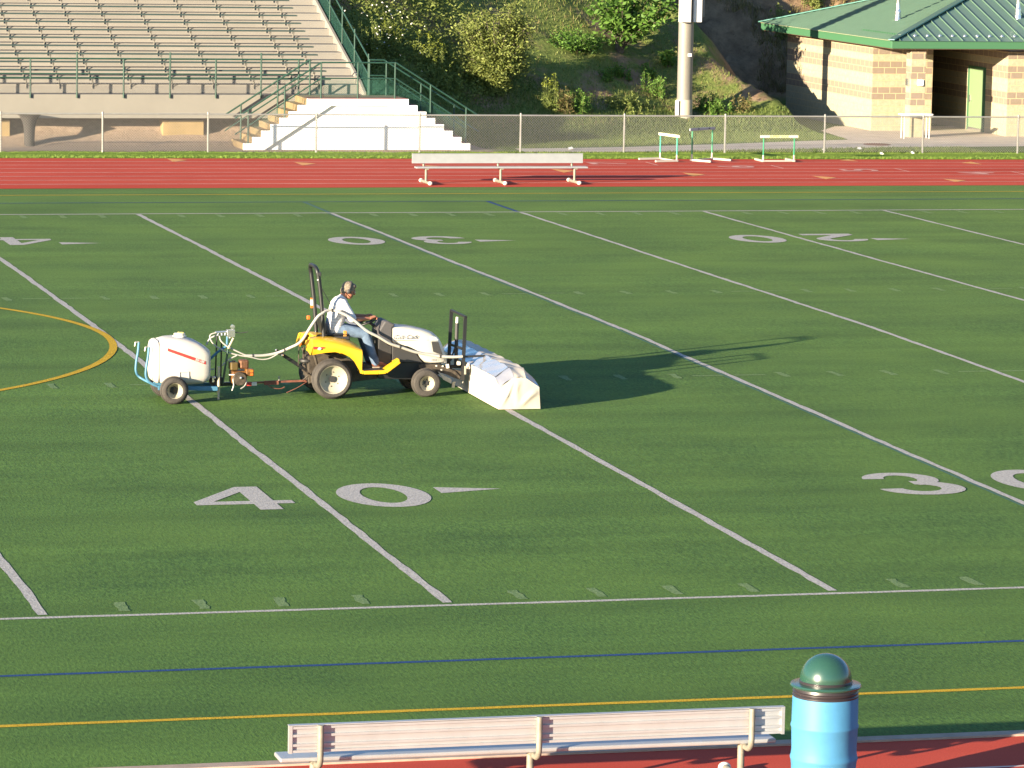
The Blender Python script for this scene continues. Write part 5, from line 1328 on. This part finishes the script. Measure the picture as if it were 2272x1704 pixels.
for sg in (-1, 1):
    gl.tube([hv(.100, sg * .032 + .020 * math.cos(t), .010 + .015 * math.sin(t)) for t in [2 * math.pi * k / 14 for k in range(15)]], .0028, 5); gl.tube([hv(.100, sg * .054, .012), hv(.01, sg * .080, .012)], .0026, 5)
gl.tube([hv(.102, -.012, .012), hv(.104, 0, .014), hv(.102, .012, .012)], .0026, 5)
gl.build('glasses', M_steel, pn)
MB().box(-2.155, -2.10, 16.722, 16.745, 1.00, 1.09).build('belt_pouch', M_leather, pn, bevel=.008)

# ------------------------------------------------------------------ plants on the hillside
def leaf(mb, p, L_, W_, d=None):
    a, b = random.uniform(0, 6.283), random.uniform(-.9, .9)
    d = d or Vector((math.cos(a) * math.cos(b), math.sin(a) * math.cos(b), math.sin(b)))
    s = d.cross(Vector((random.uniform(-1, 1), random.uniform(-1, 1), random.uniform(-1, 1))))
    if s.length < 1e-4: s = Vector((1, 0, 0))
    s = s.normalized() * W_ / 2; p = Vector(p)
    mb.add([p, p + d * L_ * .5 + s, p + d * L_, p + d * L_ * .5 - s], [(0, 1, 2, 3)])
def shrub(name, label, cat, x, y, h, rad, nbr, nleaf, ls, m, group=None, lean=(0, 0), low=.1, trunk=.05, flat=.8, tmin=.35):
    z0 = ground_z(x, y) - .05
    root = thing(name, label, cat, (x, y, z0), group)
    st_ = MB(); fo = MB()
    for i in range(nbr):
        a = random.uniform(0, 6.283); q = random.uniform(.25, 1) ** .7
        top = Vector((x + lean[0] * h + math.cos(a) * rad * q, y + lean[1] * h + math.sin(a) * rad * q * flat, z0 + h * (low + (1 - low) * random.uniform(.25, 1) * (1 - .25 * q))))
        mid = Vector((x + lean[0] * h * .4, y + lean[1] * h * .4, z0)).lerp(top, .45) + Vector((0, 0, h * .12))
        base = Vector((x + random.uniform(-.08, .08), y + random.uniform(-.08, .08), z0))
        pts = spline([base, mid, top], 4); st_.tube(pts, [trunk * (1 - .85 * k / (len(pts) - 1)) for k in range(len(pts))], 5)
        for _ in range(nleaf):
            t = random.uniform(tmin, 1.05); k = min(len(pts) - 1, int(t * (len(pts) - 1))); c = pts[k]
            r_ = rad * .26 * random.uniform(.2, 1)
            o = Vector((random.gauss(0, 1), random.gauss(0, 1), random.gauss(0, .8))) * r_ * .6
            leaf(fo, c + o, ls * random.uniform(.7, 1.4), ls * random.uniform(.35, .6))
    st_.build('stem', M_bark, root); fo.build('foliage', m, root)
    return root
shrub('large_shrub', 'large pale olive shrub covering the slope right behind the white stairs', 'shrub', 15.75, 76.7, 3.3, 1.25, 120, 210, .10, M_leaf_olive, low=.0, trunk=.028, flat=.6, tmin=.12)
shrub('large_shrub', 'dark green low shrub in the shade just right of the large olive shrub', 'shrub', 19.4, 80.4, .7, 1.0, 40, 80, .10, M_leaf_green, low=.05, trunk=.02)
shrub('young_tree', 'young bright green leafy tree with a leaning bare trunk on the hillside', 'tree', 20.94, 80.9, 2.5, 1.55, 34, 70, .21, M_leaf_green, lean=(.12, .0), low=.30, trunk=.030)
shrub('sumac_seedling', 'small lone green seedling clinging to the shaded cut bank left of the light pole', 'seedling', 22.55, 80.7, .7, .36, 14, 16, .18, M_leaf_green, low=.2, trunk=.012)
def weed_clump(label, x, y, h, rad, n, bloom=None, m=None, group='weed clumps on the hillside', name='weed_clump'):
    z0 = ground_z(x, y) - .03; root = thing(name, label, 'weed', (x, y, z0), group)
    st_ = MB(); fo = MB(); bl_ = MB()
    for i in range(n):
        a, q = random.uniform(0, 6.283), rad * math.sqrt(random.random()); bx, by = x + math.cos(a) * q, y + math.sin(a) * q * .7
        hh = h * random.uniform(.65, 1.05); tx, ty = bx + random.uniform(-.08, .08) * h, by + random.uniform(-.08, .08) * h
        b0 = Vector((bx, by, ground_z(bx, by) - .03)); b1 = Vector((tx, ty, b0.z + hh)); st_.tube([b0, b1], [.007, .003], 4, False)
        for k in range(26):
            t = random.uniform(.08, 1); leaf(fo, b0.lerp(b1, t), .13 * (1.15 - t * .5), .04)
        if bloom:
            for k in range(12): leaf(bl_, b1 + Vector((random.gauss(0, .045), random.gauss(0, .04), random.uniform(-.14, .04))), .06, .035)
    st_.build('stem', M_weed, root); nf = len(fo.f); fo.add(bl_.v, bl_.f); lo_ = fo.build('leaves', m or M_weed, root)
    if bloom:
        lo_.data.materials.append(bloom)
        lo_.data.polygons.foreach_set('material_index', [0] * nf + [1] * (len(lo_.data.polygons) - nf))
    return root
weed_clump('tall goldenrod clump with yellow green tops, right of the large olive shrub', 17.44, 76.3, 1.2, .24, 15, M_gold)
weed_clump('yellowing weed clump directly right of the tall goldenrod', 17.85, 76.3, .75, .28, 18, None, M_dry)
weed_clump('upright green weeds above the fence rail, between the goldenrod and the pole', 18.45, 76.5, .65, .45, 26, None, M_leaf_green)
weed_clump('bushy green weed clump at the foot of the light pole on its left', 21.5, 78.7, .70, .40, 24, None, M_leaf_green)
weed_clump('low wide green weeds along the slope left of the light pole foot', 20.3, 77.4, .35, .75, 30)
weed_clump('small bright green tuft on bare soil below the young tree', 19.97, 79.0, .42, .2, 14, None, M_leaf_green)
weed_clump('broad low green tuft on bare soil below the young tree trunk', 20.59, 79.4, .38, .28, 20, None, M_leaf_green)
weed_clump('low green tuft above the bushy weed clump, nearest the shaded bank', 21.64, 79.8, .40, .22, 14, None, M_leaf_green)
weed_clump('green weeds growing right of the light pole below the shaded bank', 23.2, 77.9, .5, .6, 40, None, M_leaf_green)
weed_clump('thin tall dry weeds right of the pole before the dark bank', 24.1, 77.8, .65, .3, 9, None, M_dry)
weed_clump('goldenrod with yellow tops high above the stair railing', 13.6, 76.5, 1.0, .45, 20, M_gold)
weed_clump('goldenrod with yellow tops beside the upper bleacher guard rail', 12.5, 76.9, .9, .4, 14, M_gold)
weed_clump('dense tall green weeds between the stair railing and the olive shrub', 14.0, 75.9, .6, .6, 34)
weed_clump('dark tall weeds in the shade close beside the bleacher guard', 11.5, 76.3, 1.2, .6, 60)
weed_clump('white flowering weeds in the dark thicket beside the bleacher guard', 12.1, 76.8, 1.0, .4, 16)
weed_clump('leafy yellow green bush hanging on the rock bank left of the roof eave', 29.45, 89.8, .8, .4, 30, None, M_leaf_olive)
weed_clump('leafy bush at the top of the rock bank above the roof edge', 30.75, 90.5, .8, .4, 30, None, M_leaf_olive)
def fits(x, y):
    xe = 24.5 - 0.30 * (y - 81) + 0.25 * math.sin(y * 1.3)
    return x < xe - .15
def soil(x, y): return bumpy(x * 1.1 + 3, y * 1.3) + .5 * rough(x * .35, y * .4)
def pw():
    for _ in range(30):
        x = random.uniform(10.45, 24.6); y = random.uniform(71.3, 90)
        z = ground_z(x, y)
        if z < .22 or z > 4.6 or not fits(x, y): continue
        if soil(x, y) > .25 and random.random() < .88 and x > 15.5: continue
        return x, y, z - .02
    return None, None, None
blades('hillside_grass', 15000, pw, .04, .13, .034, M_weed, lean=.6, label='rough green weeds and grass covering the hillside')
blades('dry_grass', 3000, pw, .06, .22, .024, M_dry, lean=.7, label='dry tan grass stalks scattered over the hillside')
def pt_():
    while True:
        x = random.uniform(10.45, 15.6); y = random.uniform(73.0, 86); z = ground_z(x, y)
        if z > .85 and z < 5: return x, y, z - .03
mb = MB()
for _ in range(9000):                            # leafy thicket beside the bleachers
    x, y, z = pt_(); h = random.uniform(.05, .62) * (.35 + .65 * sstep(74.5, 77.5, y)) * (.55 + .45 * math.sin(x * 2.1 + y * 1.3) ** 2)
    leaf(mb, (x, y, z + h), .13, .055)
o = mb.build('hillside_thicket', M_weed); o['kind'] = 'stuff'; o['label'] = 'leafy green thicket of weeds on the slope beside the bleachers'
mb = MB()
for _ in range(60):
    x, y = random.gauss(12.3, .6), random.gauss(77.0, 1.0); z = ground_z(x, y) + random.uniform(.7, 1.25)
    if x < 10.6: continue
    for k in range(2): leaf(mb, (x, y, z), .05, .05)
o = mb.build('white_blossoms', M_flower); o['kind'] = 'stuff'; o['label'] = 'scattered white blossoms in the dark thicket'

def pr():
    for _ in range(30):
        x = random.uniform(25, 34); y = random.uniform(87.4, 92); z = ground_z(x, y)
        if z > .5 and soil(x * 1.4, y) < .1: return x, y, z - .03
    return None, None, None
blades('rock_bank_grass', 9000, pr, .08, .34, .03, M_dry, lean=.7, label='dry grass tufts on the brown rock bank beside the roof')
